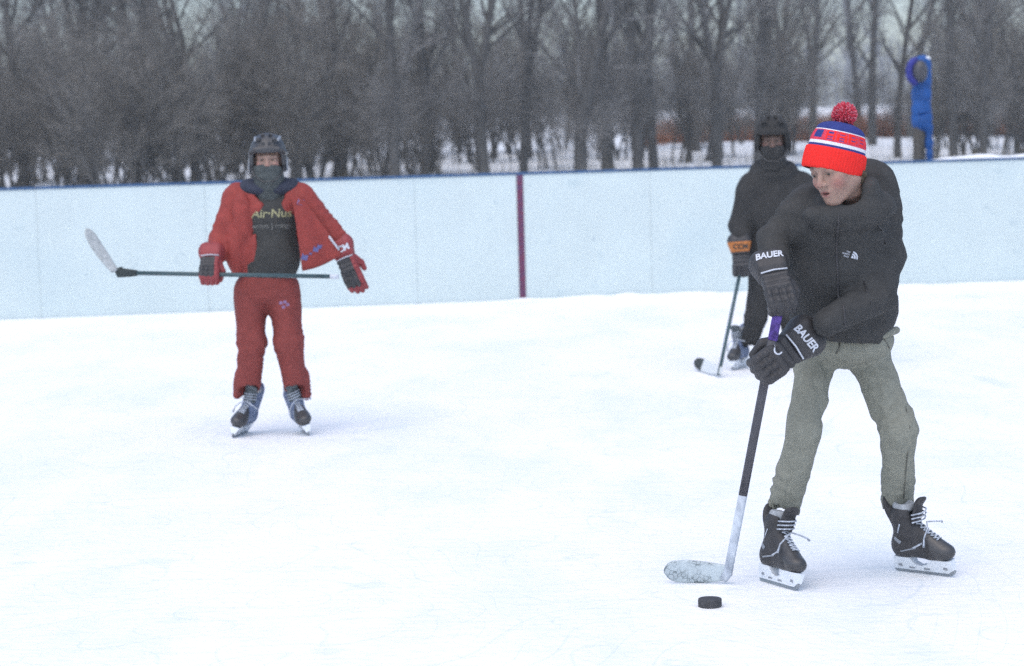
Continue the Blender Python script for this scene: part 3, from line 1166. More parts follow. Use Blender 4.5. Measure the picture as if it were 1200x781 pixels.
# throat opening for the head
S.ell(A(968, 254, 7.06), (.075, .05, .035), k=.03)
S.ell(A(985, 258, 7.10), (.09, .06, .04), k=.03)
S.ell(A(1018, 226, 7.08), (.036, .05, .046), k=.03)
S.cap(hc + Rh @ V((0, -.01, -.04)), hc + Rh @ V((0, .01, -.115)), .068, .060, k=.010, op='s')
hem = A(992, 393, 7.38)
S.plane(tuple(hem), tuple(V((-0.16, 0.12, -1)).normalized()))
v, f = S.mesh()
v = wrinkle(v, f, 0.003, 18.0, (1, 1, 1.3), 61)
v = wrinkle(v, f, 0.0105, 6.5, (1, .8, 1.4), 4, [(elL, elL - shL, .12, .012, 14), (elR, elR - shR, .10, .010, 14), (A(988, 372, 7.3), V((0, 0, 1)), .22, .013, 10), (A(1030, 270, 7.25), V((.6, 0, -.8)), .12, .010, 14)])
jk = mesh_obj('jacket', v, quads_to_list(f), M_JACKET, F_)
jb = bvh_of(v, f)
# hem cord, zip and chest emblem
zp = []
for i in range(15):
    p = A(972 + i * 0.8, 250 + i * 9.6, 7.2)
    h = jb.ray_cast(V((p.x, p.y - .5, p.z)), V((0, 1, 0)), 1.0)
    if h[0] is not None:
        zp.append(h[0] + V((0, -.0015, 0)))
zv, zf = tube(zp, .0042, 5)
mesh_obj('zip', zv, zf, M_BLACK, jk)
er = V((.96, .1, -.25))
ev_, ef_ = [], []
for (r0, r1) in ((.0, .0085), (.0105, .0155), (.0175, .0225)):
    ev_.append(arc2(r0, r1, 0, 90, 10))
vs, fs = merge(*[(q[0], q[1]) for q in ev_])
decal('emblem', np.array(vs) + np.array([.004, -.010, 0]), fs, jb, A(992, 297, 7.2), V((1, 0, -.30)), V((.3, 0, 1)), jk, M_WHITETXT)
tv_, tf_ = [], []
for i, (b, hgt) in enumerate((('THE', .0052), ('NORTH', .0052), ('FACE', .0052))):
    a, c = text_verts(b, hgt, .02)
    a[:, 0] += -.014 - a[:, 0].max() + .014
    a[:, 1] += .0075 - .0078 * i
    tv_.append((a, c))
vs, fs = merge(*tv_)
decal('emblem_lettering', np.array(vs), fs, jb, A(990.5, 297, 7.2), V((1, 0, -.30)), V((.3, 0, 1)), jk, M_WHITETXT)
# ---- trousers
lo, hi = bounds([hpR, hpL, knR, knL, anR, anL, A(1050, 388, 7.44)], .13)
S = SDF(lo, hi, 0.0075)
S.ell(A(994, 400, 7.43), (.148, .125, .085))
S.cap(A(955, 420, 7.44), knR, .064, .053, k=.03)
S.cap(A(1018, 420, 7.46), knL, .069, .055, k=.03)
S.cap(knR, A(918, 596, 7.42), .053, .050, k=.025)
S.cap(knL, A(1051, 594, 7.50), .054, .049, k=.025)
for p, q in ((A(917, 602, 7.42), knR), (A(1051, 600, 7.50), knL)):
    d = (p - q).normalized()
    S.cap(p - d * .03, p + d * .1, .044, .052, k=.004, op='s')
v, f = S.mesh()
v = wrinkle(v, f, 0.0028, 22.0, (1.2, 1.2, .5), 65)
v = wrinkle(v, f, 0.010, 10.0, (1.2, 1.2, .6), 9, [(knR, anR - knR, .13, .013, 13), (knL, anL - knL, .13, .013, 13), (A(918, 575, 7.38), anR - knR, .10, .014, 18),
                                            (A(1051, 572, 7.48), anL - knL, .10, .014, 18), (hpL, V((.6, 0, .8)), .13, .012, 12), (hpR, V((-.5, 0, .8)), .12, .010, 12)])
tr = mesh_obj('trousers', v, quads_to_list(f), M_KHAKI, F_)
tb = bvh_of(v, f)
# waistband showing under the hem and side seam pockets
S = SDF(*bounds([A(1035, 392, 7.4), A(1050, 387, 7.3)], .06), 0.005)
S.cap(A(1006, 398, 7.31), A(1036, 391, 7.33), .012, .016, k=.01)
S.cap(A(1036, 391, 7.33), A(1050, 387, 7.40), .017, .013, k=.01)
v, f = S.mesh()
mesh_obj('waistband', wrinkle(v, f, .003, 20, seed=3), quads_to_list(f), M_KHAKI, tr)


def seam(name, pxs, Y, bv, parent, mtl, r=.003):
    pts_ = []
    for (px, py) in pxs:
        o_ = A(px, py, Y)
        d_ = (o_ - CAM).normalized()
        h_ = bv.ray_cast(CAM, d_, 30)
        if h_[0] is not None: pts_.append(h_[0] - d_ * .0012)
    if len(pts_) > 1:
        v2, f2 = tube(pts_, r, 5)
        mesh_obj(name, v2, f2, mtl, parent)


M_KSEAM = mat('khaki_seam_thread', (0.13, 0.13, 0.11), 0.95)
seam('pocket_seam', [(1036, 398), (1042, 408), (1047, 420), (1052, 431)], 7.4, tb, tr, M_KSEAM)
seam('side_seam', [(1050, 430), (1056, 455), (1062, 480), (1066, 500), (1064, 530), (1061, 560), (1059, 585)], 7.4, tb, tr, M_KSEAM, .002)
seam('fly_seam', [(984, 402), (983, 409), (980, 415)], 7.4, tb, tr, M_KSEAM)
seam('pocket_zip', [(1012, 330), (1016, 342), (1021, 355), (1025, 366)], 7.2, jb, jk, M_BLACK)
seam('shoulder_seam', [(1010, 252), (1024, 258), (1034, 270), (1038, 286)], 7.2, jb, jk, M_BLACK, .0025)
# ---- skates
SKMAT = dict(boot_mats=(M_BLACK, M_BLACKPL), tongue_mat=M_BLACK, lace_mat=M_LACE)
FL = [(-0.02, .115, .045, .006, .5, M_LACE), (.02, .098, .06, .005, .25, M_GREYPL), (.062, .130, .03, .012, -.5, M_GREYPL), (.05, .175, .035, .005, 1.2, M_LACE)]
make_skate(F_, skate_matrix(gl_l, (.46, -.89), 12), (.86, .86, .94), flash=FL, **SKMAT)
make_skate(F_, skate_matrix(gl_r, (.76, -.65), -9), (.88, .88, .96), flash=FL, **SKMAT)
# ---- stick
heelF = ground(851, 684) + V((0, 0, .004))
topF = A(915.5, 346, 7.0)
ax = (topF - heelF).normalized()


def along(py):
    # point of the shaft seen at picture height py
    lo_, hi_ = 0.0, 1.0
    for _ in range(40):
        mid = (lo_ + hi_) / 2
        p = heelF.lerp(topF, mid) - CAM
        y = 390.5 - F_PX * p.dot(UP) / p.dot(fw)
        if y > py: lo_ = mid
        else: hi_ = mid
    return heelF.lerp(topF, (lo_ + hi_) / 2)


hiF, loF = along(351), along(428)
toeF = ground(785, 682)
bu = (toeF - heelF).normalized()
p0, p1, p2, p3 = along(660), along(580), along(398), topF
shaft_w = .029
stick1, fr1, bl1 = make_stick('dark hockey stick with purple grip and white taped blade beside the puck', rootF + V((-.25, -.1, 0)), [
    ('lower_shaft', [heelF + ax * .012 + bu * .012, along(672), p0, p1], [.030, .032, shaft_w, shaft_w], M_SILVER, bu),
    ('shaft', [p1, along(520), along(450), p2], shaft_w, M_SHAFT, bu),
    ('grip_tape', [p2, along(370), p3], shaft_w * 1.06, M_PURPLE, bu),
    ('end_knob', [p3, p3 + ax * .012], shaft_w * 1.2, M_PURPLE, bu)],
    dict(o=heelF - bu * .012, u=bu, v=V((.08, -.22, 1)), L=.215, H=.076, curve=-.03, mat=M_BLADETEX))
# dark mark on the white lower shaft
# ---- gloves
GM = dict(hand_mat=M_BLACK, cuff_mat=M_BLACK, pip_mat=M_WHITETXT)
up_face, lo_face = V((-.12, -.8, .5)), V((-.45, -1, .1))
g1 = make_glove(F_, hiF, V((.96, .05, .16)), hiF + V((-.012, .115, .1)), up_face, .86, **GM)
g2 = make_glove(F_, loF + V((0, -.005, 0)), V((-.56, .05, .83)), loF + V((.1, .06, .08)), lo_face, .96, **GM)


def cuff_text(g, body, height, right, where, parent, mtl, shear=.15, along_y=.150, width=1.0):
    cm, bvc, x, y = g[1], g[3], g[5], g[6]
    a, c = text_verts(body, height, .035, shear, width)
    o = g[2] @ V((.06, along_y, where))
    nrm = x
    right = V(right)
    right = (right - nrm * right.dot(nrm)).normalized()
    up = nrm.cross(right)
    return decal('cuff_lettering', a, c, bvc, o, right, up, parent, mtl, .0022)


cuff_text(g1, 'BAUER', .026, V((1, 0, .15)), .0, g1[1], M_WHITETXT, along_y=.137, width=.86)
cuff_text(g2, 'BAUER', .030, V((.62, 0, -.78)), .0, g2[1], M_WHITETXT, along_y=.132, width=.84)
# small round mark on the back of the lower glove
vs, fs = merge(arc2(.011, .016, 160, 340), (np.array([[-.012, .004, 0], [-.016, .004, 0], [-.016, .013, 0], [-.012, .013, 0]]), [(0, 1, 2, 3)]))
decal('emblem', np.array(vs), fs, g2[4], g2[2] @ V((.06, .030, .025)), V((1, 0, -.2)), V((.2, 0, 1)), g2[0], M_WHITETXT)


# ---- knit hat
def make_hat(parent, M_, s=1.0):
    nu, rows = 240, []
    prof = [(-.002, .93), (0.0, .985), (.004, 1.0), (.010, 1.01), (.02, 1.015), (.03, 1.015), (.04, 1.01), (.05, 1.0), (.056, .985), (.059, .955),
            (.0595, .925), (.064, .925), (.068, .925), (.072, .922), (.077, .918), (.080, .914)]
    z = .080
    for i in range(1, 15):                                # heather band
        zz = .080 + i * .0034
        prof.append((zz, .914 - .12 * (i / 14) ** 1.8))
    zb = prof[-1][0]
    for i in range(1, 12):
        t = i / 11
        prof.append((zb + .040 * math.sin(t * math.pi / 2), .794 * math.cos(t * math.pi / 2 * .93)))
    prof = [((z_ * 1.2 if z_ < .06 else .072 + (z_ - .06) * .85), r_) for z_, r_ in prof]
    vs, fs, mi = [], [], []
    rx, ry = .099, .110
    for k, (zz, r) in enumerate(prof):
        for j in range(nu):
            a = 2 * math.pi * j / nu
            rib = 1 + (.011 if zz < .069 else .007) * (math.sin(a * 60))
            vs.append((rx * r * rib * math.cos(a), ry * r * rib * math.sin(a), zz * 1.0))
    band = {}
    letters = {'H': ['1001', '1001', '1111', '1001', '1001'], 'A': ['0110', '1001', '1111', '1001', '1001'], 'B': ['1110', '1001', '1110', '1001', '1110'], 'S': ['0111', '1000', '0110', '0001', '1110']}
    for k in range(len(prof) - 1):
        zc = (prof[k][0] + prof[k + 1][0]) / 2
        for j in range(nu):
            ang = (360 * (j + .5) / nu - 270 + 180) % 360 - 180       # 0 = -y, positive to +x
            if zc < .0715: m_ = 0
            elif zc < .0803: m_ = 2
            elif zc < .0885: m_ = 3
            elif zc < .089 + 14 * .00289 - .001:
                m_ = 1
                row = int((zc - .089) / .00289)
                if -34 <= ang <= -10 and 3 <= row <= 11:
                    m_ = 2
                else:
                    for q in range(8):
                        a0 = -2 + q * 25
                        if q >= 7 or not (a0 <= ang < a0 + 22): continue
                        if 2 <= row <= 12:
                            lr, lc = int((12 - row) / 11 * 5), int((ang - a0) / 22 * 4)
                            lr, lc = min(lr, 4), min(lc, 3)
                            on = letters['HABS'[q % 4]][lr][lc] == '1'
                            m_ = 0 if on else (2 if (row % 4 in (1, 2) and lc in (1, 2)) else 1)
                if row == 13: m_ = 3
            else: m_ = 2
            mi.append(m_)
            fs.append((k * nu + j, k * nu + (j + 1) % nu, (k + 1) * nu + (j + 1) % nu, (k + 1) * nu + j))
    vs.append((0, 0, prof[-1][0] + .001))
    n = len(prof) - 1
    for j in range(nu):
        fs.append((n * nu + j, n * nu + (j + 1) % nu, len(vs) - 1))
        mi.append(2)
    h = mesh_obj('knit_hat', xform(M_, np.array(vs) * s), fs, None, parent, mats=[M_HATRED, M_HATHEATHER, M_HATNAVY, M_HATWHITE], midx=mi)
    # pom-pom of loose yarn ends
    c = V((0, 0, prof[-1][0] + .026))
    pv, pf, pm = [], [], []
    S = SDF((-.05,) * 3, (.05,) * 3, .006)
    S.ell((0, 0, 0), (.030, .031, .027))
    a, b = S.mesh()
    pv += [tuple(V(q) + c) for q in a]
    pf += [tuple(int(i) for i in q) for q in b]
    pm += [0] * len(b)
    rr = random.Random(5)
    for i in range(900):
        d = V((rr.gauss(0, 1), rr.gauss(0, 1), rr.gauss(0, 1))).normalized()
        x, y, _ = frame_of(d)
        l = rr.uniform(.030, .045)
        tip = c + d * l + x * rr.uniform(-.006, .006) + y * rr.uniform(-.006, .006)
        bse = c + d * .026
        wd = .0026
        o = len(pv)
        for k in range(3):
            aa = 2.094 * k
            pv.append(tuple(bse + (x * math.cos(aa) + y * math.sin(aa)) * wd))
        for k in range(3):
            aa = 2.094 * k
            pv.append(tuple(tip + (x * math.cos(aa) + y * math.sin(aa)) * wd * .9))
        for k in range(3):
            pf.append((o + k, o + (k + 1) % 3, o + 3 + (k + 1) % 3, o + 3 + k))
        pf.append((o + 3, o + 4, o + 5))
        pm += [1 if rr.random() < .28 else 0] * 4
    mesh_obj('pom_pom', xform(M_, np.array(pv) * s), pf, None, h, origin=ROOTLOC[parent.name], mats=[M_POMRED, M_POMPINK], midx=pm)
    return h


# the hat sits back on the head: its own axis leans to image right
make_hat(F_, mat_of(Rhat, hat_base), .975)
# hair below the hat at temple and nape
S = SDF(*bounds([hc], .16), .0045)
for a_, b_, r_ in (((.060, .020, -.055), (.054, .040, -.085), .009), ((.050, .045, -.045), (.046, .056, -.085), .014), ((.03, .076, -.03), (.03, .072, -.065), .016), ((-.03, .076, -.03), (-.03, .072, -.065), .016),
                   ((-.066, .014, -.03), (-.060, .040, -.075), .012)):
    S.cap(tuple(hc + Rh @ V(a_)), tuple(hc + Rh @ V(b_)), r_, r_ * .7, k=.01)
v, f = S.mesh()
mesh_obj('hair', wrinkle(v, f, .002, 50, seed=8), quads_to_list(f), M_HAIR, F_)

# ================================================================== PUCK
pk = ground(832, 711)
pr = [(0, .0), (.036, .0), (.0378, .002), (.0381, .005), (.0381, .0204), (.0376, .0236), (.036, .0254), (0, .0254)]
vs, fs = [], []
NP = 48
for (r, z) in pr:
    for j in range(NP):
        a = 2 * math.pi * j / NP
        k = 1 - (.012 if .004 < z < .021 and r > .038 and j % 2 else 0)
        vs.append((pk.x + r * k * math.cos(a), pk.y + r * k * math.sin(a), z + .001))
for i in range(len(pr) - 1):
    for j in range(NP):
        fs.append((i * NP + j, i * NP + (j + 1) % NP, (i + 1) * NP + (j + 1) % NP, (i + 1) * NP + j))
po = mesh_obj('hockey_puck', vs, fs, M_RUBBER, None, origin=V((pk.x, pk.y, 0)), smooth=False)
tag(po, 'small black rubber hockey puck on the ice in front of the white stick blade', 'puck')

# ================================================================== RED SKATER
Yr = ground(318, 506).y
fl, fr_ = ground(281, 511), ground(357, 509)
rootR = V(((fl.x + fr_.x) / 2, (fl.y + fr_.y) / 2, 0))
R_ = empty('person', rootR)
tag(R_, 'person in open red track suit and dark helmet, holding a stick across the thighs', 'person', 'skaters on the ice')
Yr = rootR.y
B = lambda px, py, dy=0.0: at(px, py, Yr + dy)
RhR = rot_head(3, 2, 0)
hcR = B(314, 187, -.02)
hsR = .92
nk = hcR + V((0, .03, -.14))
sR, sL = B(279, 233, .02), B(352, 233, .02)
eR, eL = B(259, 281, .0), B(384, 268, .02)
wR, wL = B(251, 302, -.10), B(406, 297, .0)
ch, pv_ = B(315, 265, .01), B(312, 340, .02)
hR, hL = B(296, 350, .02), B(330, 350, .02)
kR, kL = B(295, 400, -.03), B(338, 400, -.03)
aR, aL = B(292, 462, .02), B(346, 462, .02)
limbs = [(nk, ch, .055, .085), (ch, pv_, .09, .09), (sR, sL, .05), (sR, eR, .04, .033), (eR, wR, .032, .026), (sL, eL, .04, .033), (eL, wL, .032, .026),
         (hR, kR, .055, .04), (hL, kL, .055, .04), (kR, kR.lerp(aR, .7), .04, .03), (kL, kL.lerp(aL, .7), .04, .03)]
lo, hi = bounds([hcR, fl, fr_, eR, wR, wL], .13)
make_body(R_, mat_of(RhR, hcR), hsR, limbs, lo, hi)
# shirt
S = SDF(*bounds([sR, sL, B(315, 328)], .16), .008)
S.ell(B(316, 300, .0), (.158, .115, .17))
S.ell(B(315, 255, .0), (.155, .108, .13), k=.06)
S.cap(B(285, 236, .02), B(346, 236, .02), .065, k=.05)
S.plane(tuple(B(315, 327)), (0, 0, -1))
S.cap(nk + V((0, -.02, .0)), nk + V((0, -.02, .2)), .06, .075, k=.01, op='s')
v, f = S.mesh()
v = wrinkle(v, f, .006, 8, (1, 1, .8), 14)
sh = mesh_obj('shirt', v, quads_to_list(f), M_SHIRT, R_)
shb = bvh_of(v, f)
a, c = text_verts('Air·Nus', .044, .012, .1, 1.05)
decal('shirt_lettering', a, c, shb, B(316.5, 250.5, -.15), V((1, 0, .0)), V((0, 0, 1)), sh, M_GOLD, .003)
a, c = text_verts('wrnns J rnngs', .036, .0, 0, .92)
decal('shirt_lettering', a, c, shb, B(316.5, 266, -.15), V((1, 0, .0)), V((0, 0, 1)), sh, M_GREYTXT, .003)
# jacket, worn open
S = SDF(*bounds([sR, sL, eR, eL, wR, wL, B(315, 325), B(268, 322)], .14), .0085)
S.ell(B(312, 290, .02), (.172, .13, .20))
S.ell(B(315, 248, .02), (.170, .122, .14), k=.05)
S.cap(B(281, 235, .03), B(350, 235, .03), .078, k=.05)
Si = SDF(tuple(S.lo), tuple(np.array(S.lo) + (np.array(S.n) - 1) * S.res), S.res)
# opening down the front and the hollow for the shirt
S.ell(B(316, 275, .0), (.150, .104, .26), op='s', k=.005)
S.cap(B(320, 222, -.16), B(320, 330, -.16), .085, .115, op='s', k=.01)
S.cap(B(318, 215, -.05), B(318, 225, -.05), .085, .075, op='s', k=.02)
S.cap(sR, B(268, 262, .0), .073, .066, k=.03)
S.cap(B(268, 262, .0), eR, .064, .060, k=.02)
S.cap(eR, wR + (eR - wR) * .05, .060, .052, k=.02)
S.cap(sL, eL, .074, .058, k=.03)
S.cap(eL, B(403, 291, .0), .058, .050, k=.02)
# left front hanging down beside the arm
S.ell(B(277, 292, -.03), (.055, .085, .14), k=.03)
S.ell(B(284, 255, -.085), (.045, .03, .13), k=.02)
S.plane(tuple(B(285, 321)), (0, 0, -1))
v, f = S.mesh()
v = wrinkle(v, f, .004, 20, (1.2, 1, .7), 63)
v = wrinkle(v, f, .0085, 7.5, (1.2, 1, .7), 19, [(eR, eR - sR, .13, .012, 12), (eL, eL - sL, .13, .012, 12), (B(372, 252), sL - eL, .12, .014, 14)])
fl_list = quads_to_list(f)
jv = [tuple(q) for q in v]
# right front pulled out to the side by the hand: a sheet of cloth
top_in, bot_in = [B(341, 226, -.115), B(345, 250, -.155), B(350, 285, -.165), B(354, 318, -.15)], None
top_out = [B(357, 236, -.09), B(372, 256, -.095), B(388, 277, -.085), B(401, 298, -.07)]
nu_, nv_ = 16, 22


def spl(P4, t):
    t *= 3
    i = min(int(t), 2)
    t -= i
    return P4[i].lerp(P4[i + 1], t)


for side in (0, 1):
    o = len(jv)
    for i in range(nu_ + 1):
        for j in range(nv_ + 1):
            p = spl(top_in, j / nv_).lerp(spl(top_out, j / nv_), i / nu_)
            fold = .010 * math.sin(i / nu_ * 9 + j / nv_ * 2) * (j / nv_)
            p = p + V((0, fold - .006 + side * .010, 0)) + V((0, 0, -.014 * math.sin(math.pi * i / nu_) * (j / nv_)))
            jv.append(tuple(p))
    for i in range(nu_):
        for j in range(nv_):
            q = (o + i * (nv_ + 1) + j, o + i * (nv_ + 1) + j + 1, o + (i + 1) * (nv_ + 1) + j + 1, o + (i + 1) * (nv_ + 1) + j)
            fl_list.append(q if side == 0 else q[::-1])
n0 = len(v)
n1 = n0 + (nu_ + 1) * (nv_ + 1)
ring = [i * (nv_ + 1) + nv_ for i in range(nu_ + 1)]
for i in range(nu_):
    fl_list.append((n0 + ring[i], n1 + ring[i], n1 + ring[i + 1], n0 + ring[i + 1]))
for j in range(nv_):
    fl_list.append((n0 + j, n1 + j, n1 + j + 1, n0 + j + 1))
jr = mesh_obj('jacket', jv, fl_list, M_REDSUIT, R_)
jrb = bvh_of(np.array(jv)[n0:], [tuple(i - n0 for i in q) for q in fl_list[len(f):]])
jall = bvh_of(np.array(jv), [tuple(i for i in q) for q in fl_list])


def patch(name, pts, origin, parent, mtl, bv, off=.003):
    pts = np.array([(p[0], p[1], 0) for p in pts], dtype=float)
    return decal(name, pts, [tuple(range(len(pts)))], bv, origin, V((1, 0, 0)), V((0, 0, 1)), parent, mtl, off)


for (px, py, sz, mtl) in ((348, 238, .018, M_VIOLET), (354, 303, .020, M_BLUEPRT), (367, 294, .017, M_BLUEPRT), (371, 291, .014, M_BLUEPRT), (361, 299, .008, M_BLUEPRT)):
    patch('printed_mark', [(-sz, -sz * .6), (sz * .5, -sz), (sz, sz * .5), (-.2 * sz, sz * .4), (-sz * .5, sz)], B(px, py, -.3), jr, mtl, jall)
# pale lining edge near the cuff
pz = [(378, 281), (382, 287), (386, 292), (390, 298)]
line = []
for (px, py) in pz:
    h = jall.ray_cast(B(px, py, -.5), V((0, 1, 0)), 2)
    if h[0] is not None: line.append(h[0] + V((0, -.004, 0)))
if len(line) > 1:
    v_, f_ = tube(line, .006, 6)
    mesh_obj('piping', v_, f_, M_WHITETXT, jr)
# hood and collar of the dark under-layer
S = SDF(*bounds([nk], .2), .007)
for a_ in range(0, 360, 20):
    ca, sa = math.cos(math.radians(a_)), math.sin(math.radians(a_))
    S.ell(B(315, 219, .02) + V((ca * .115, sa * .075 + .01, .012 * sa)), (.042, .04, .030), k=.03)
v, f = S.mesh()
mesh_obj('hood_collar', wrinkle(v, f, .006, 14, seed=2), quads_to_list(f), M_NAVY, R_)
# neck gaiter up over the mouth
S = SDF(*bounds([nk], .17), .005)
S.cap(hcR + V((0, -.022, -.045)), hcR + V((0, -.012, -.09)), .072, .07)
S.cap(hcR + V((0, -.012, -.09)), hcR + V((0, .015, -.17)), .07, .078, k=.03)
S.plane(tuple(hcR + V((0, -.08, -.028))), tuple(V((0, .25, 1)).normalized()))
v, f = S.mesh()
mesh_obj('neck_gaiter', wrinkle(v, f, .005, 16, (1, 1, 2), seed=6), quads_to_list(f), M_GAITER, R_)


# helmet
def make_helmet(parent, M_, s, shell_mat, ear_mat):
    S = SDF((-.14, -.15, -.12), (.14, .15, .17), .0045)
    S.ell((0, .012, .04), (.104, .124, .112))
    for sx in (-1, 1):
        S.ell((sx * .088, .012, -.020), (.022, .052, .060), k=.025)
        S.cap((sx * .045, -.085, .118), (sx * .055, .09, .122), .013, k=.012)
        S.cap((sx * .098, -.07, .045), (sx * .104, .06, .03), .011, k=.012)
    S.cap((-.07, -.092, .058), (.07, -.092, .058), .017, k=.02)
    S.ell((0, .01, .0), (.083, .108, .098), op='s', k=.004)
    S.box((0, -.12, -.055), (.078, .11, .095), .02, op='s', k=.008)
    S.box((0, .0, -.13), (.2, .2, .055), .005, op='s', k=.004)
    for x in (-.022, .022):
        S.box((x, -.04, .155), (.008, .035, .03), .006, op='s', k=.003)
        S.box((x, -.118, .09), (.010, .03, .009), .004, op='s', k=.003)
    v, f = S.mesh()
    h = mesh_obj('helmet', xform(M_, v * s), quads_to_list(f), shell_mat, parent)
    for sx in (-1, 1):
        S = SDF((-.15, -.1, -.12), (.15, .12, .06), .0045)
        S.ell((sx * .108, .005, -.03), (.007, .034, .044))
        S.ell((sx * .108, .005, -.03), (.012, .018, .026), op='s', k=.004)
        v, f = S.mesh()
        mesh_obj('ear_guard', xform(M_, v * s), quads_to_list(f), ear_mat, h, origin=ROOTLOC[parent.name])
    for sx in (-1, 1):
      S = SDF((-.13, -.14, .06), (.13, .14, .18), .0045)
      S.cap((sx * .064, -.075, .112), (sx * .070, .05, .124), .009)
      v, f = S.mesh()
      mesh_obj('helmet_ridge', xform(M_, v * s), quads_to_list(f), ear_mat, h, origin=ROOTLOC[parent.name])
    sv, sf = merge(tube([V((.100, -.03, -.03)), V((.078, -.075, -.085)), V((.03, -.10, -.122)), V((-.03, -.10, -.122)), V((-.078, -.075, -.085)), V((-.100, -.03, -.03))], .0045, 5))
    mesh_obj('chin_strap', xform(M_, np.array([tuple(q) for q in sv]) * s), sf, M_BLACKPL, h, origin=ROOTLOC[parent.name])
    return h


make_helmet(R_, mat_of(RhR, hcR), .90, M_HELMET, M_GREYPL)
# trousers
S = SDF(*bounds([hR, hL, aR, aL, B(270, 325), B(362, 470)], .1), .0075)
S.ell(B(312, 337, .02), (.168, .125, .11))
S.cap(B(293, 350, .02), kR, .088, .072, k=.03)
S.cap(B(332, 350, .02), kL, .088, .072, k=.03)
S.cap(kR, B(291, 452, .02), .070, .062, k=.03)
S.cap(kL, B(346, 452, .02), .070, .060, k=.03)
for (px, py, ex) in ((284, 463, 278), (354, 463, 359)):
    S.cap(B(px, 440, .03), B(ex, 463, .05), .036, .022, k=.03)
S.plane(tuple(B(312, 323)), (0, 0, 1))
S.cap(B(292, 458, .0), B(291, 480, .0), .052, .058, op='s', k=.004)
S.cap(B(346, 458, .0), B(347, 480, .0), .052, .058, op='s', k=.004)
v, f = S.mesh()
v = wrinkle(v, f, .009, 8.5, (1, 1, .7), 29, [(kR, aR - kR, .12, .011, 15), (kL, aL - kL, .12, .011, 15), (B(312, 375), V((0, 0, 1)), .12, .006, 12), (aR, V((0, 0, 1)), .12, .008, 18), (aL, V((0, 0, 1)), .12, .008, 18)])
trR = mesh_obj('trousers', v, quads_to_list(f), M_REDPANTS, R_)
trb = bvh_of(v, f)
for (dx, dz) in ((-.016, .008), (.004, .012), (.018, -.002), (-.004, -.014)):
    patch('printed_mark', [(-.009, -.008), (.009, -.006), (.006, .009), (-.007, .007)], B(333, 357, -.4) + V((dx, 0, dz)), trR, M_VIOLET, trb)
# skates
SKR = dict(boot_mats=(M_BLUEBOOT, M_BLACKPL), tongue_mat=M_TONGUE, lace_mat=M_LACE)
make_skate(R_, skate_matrix(fl + V((0, .05, 0)), (-.22, -1), 17), .98, **SKR)
make_skate(R_, skate_matrix(fr_ + V((0, .05, 0)), (.25, -1), -15), .98, **SKR)
# stick and gloves
butt, hl = B(397, 324.5, -.22), B(143, 320, -.20)
sdx = (butt - hl).normalized()
toe_r = B(108, 277, -.16)
bu2 = (toe_r - hl).normalized()
k1, k2 = butt.lerp(hl, .04), butt.lerp(hl, .93)
kk = butt.lerp(hl, .60)
vv_ = V((0, -.45, 0)) + (V((0, 0, 1)).cross(V((0, 1, 0)))) * -.5
hp_n = V((0, -.86, 0)) + bu2.cross(V((0, 1, 0))) * .5
make_stick('dark hockey stick with pale blade, held level across the red trousers', rootR + V((-.3, -.25, 0)), [
    ('end_tape', [butt, k1], .032, M_WHITETXT, V((0, -1, .2))),
    ('shaft', [k1, kk, k2], .030, M_TEALSHAFT, V((0, -1, .2))),
    ('heel', [k2, hl.lerp(k2, .45), hl - sdx * .012, hl + bu2 * .03], [.030, .040, .052, .050], M_BLACKTAPE, V((0, -.2, 1)))],
    dict(o=hl + bu2 * .022, u=bu2, v=hp_n, L=(toe_r - hl).length + .01, H=.075, curve=.045, mat=M_TAPEDIRTY))
gRpos = butt.lerp(hl, .595)
GMR = dict(hand_mat=M_REDGLOVE, cuff_mat=M_REDGLOVE, pip_mat=M_WHITETXT, pads=M_BLACK)
r1 = make_glove(R_, gRpos, V((1, 0, 0)), gRpos + V((.015, .16, .12)), V((-.1, -1, .3)), .92, **GMR)
gLpos = B(413, 320, -.03)
r2 = make_glove(R_, gLpos, V((.93, -.1, .36)), gLpos + V((-.055, .02, .14)), V((-.35, -1, .1)), .92, src=GL_OPEN, **GMR)
cuff_text(r2, 'CCM', .034, V((.92, 0, .36)), .0, r2[1], M_WHITETXT, 0, .13)

# ================================================================== BACK SKATER (behind the front one)
Yb = ground(868, 432).y
fb1, fb2 = ground(868, 432), ground(930, 430)
rootB = V(((fb1.x + fb2.x) / 2, (fb1.y + fb2.y) / 2, 0))
Yb = rootB.y
K_ = empty('person', rootB)
tag(K_, 'person all in black with dark helmet and orange glove cuff, behind the front skater', 'person', 'skaters on the ice')
D = lambda px, py, dy=0.0: at(px, py, Yb + dy)
RhB = rot_head(-6, 6, 0)
hcB = D(905, 164, -.05)
bR, bL = D(880, 220, .0), D(942, 222, .0)
ebR, ebL = D(868, 264, -.02), D(958, 268, -.05)
wbR, wbL = D(869, 288, -.15), D(945, 300, -.2)
cb, pb = D(911, 250, .0), D(911, 318, .0)
kb1, kb2 = D(886, 372, -.06), D(925, 372, -.02)
ab1, ab2 = D(876, 410, .0), D(929, 408, .03)
hb1, hb2 = D(893, 328, .0), D(925, 328, .0)
limbs = [(hcB + V((0, .04, -.18)), cb, .055, .1), (cb, pb, .1, .1), (bR, bL, .05), (bR, ebR, .045, .036), (ebR, wbR, .034, .028), (bL, ebL, .045, .036), (ebL, wbL, .034, .028),
         (hb1, kb1, .06, .045), (hb2, kb2, .06, .045), (kb1, kb1.lerp(ab1, .6), .04, .034), (kb2, kb2.lerp(ab2, .6), .04, .034)]
lo, hi = bounds([hcB, fb1, fb2, ebR, ebL, wbR, wbL], .14)
make_body(K_, mat_of(RhB, hcB), 1.0, limbs, lo, hi, .42)
S = SDF(*bounds([bR, bL, ebR, ebL, wbR, wbL, D(911, 190), D(911, 335)], .17), .0105)
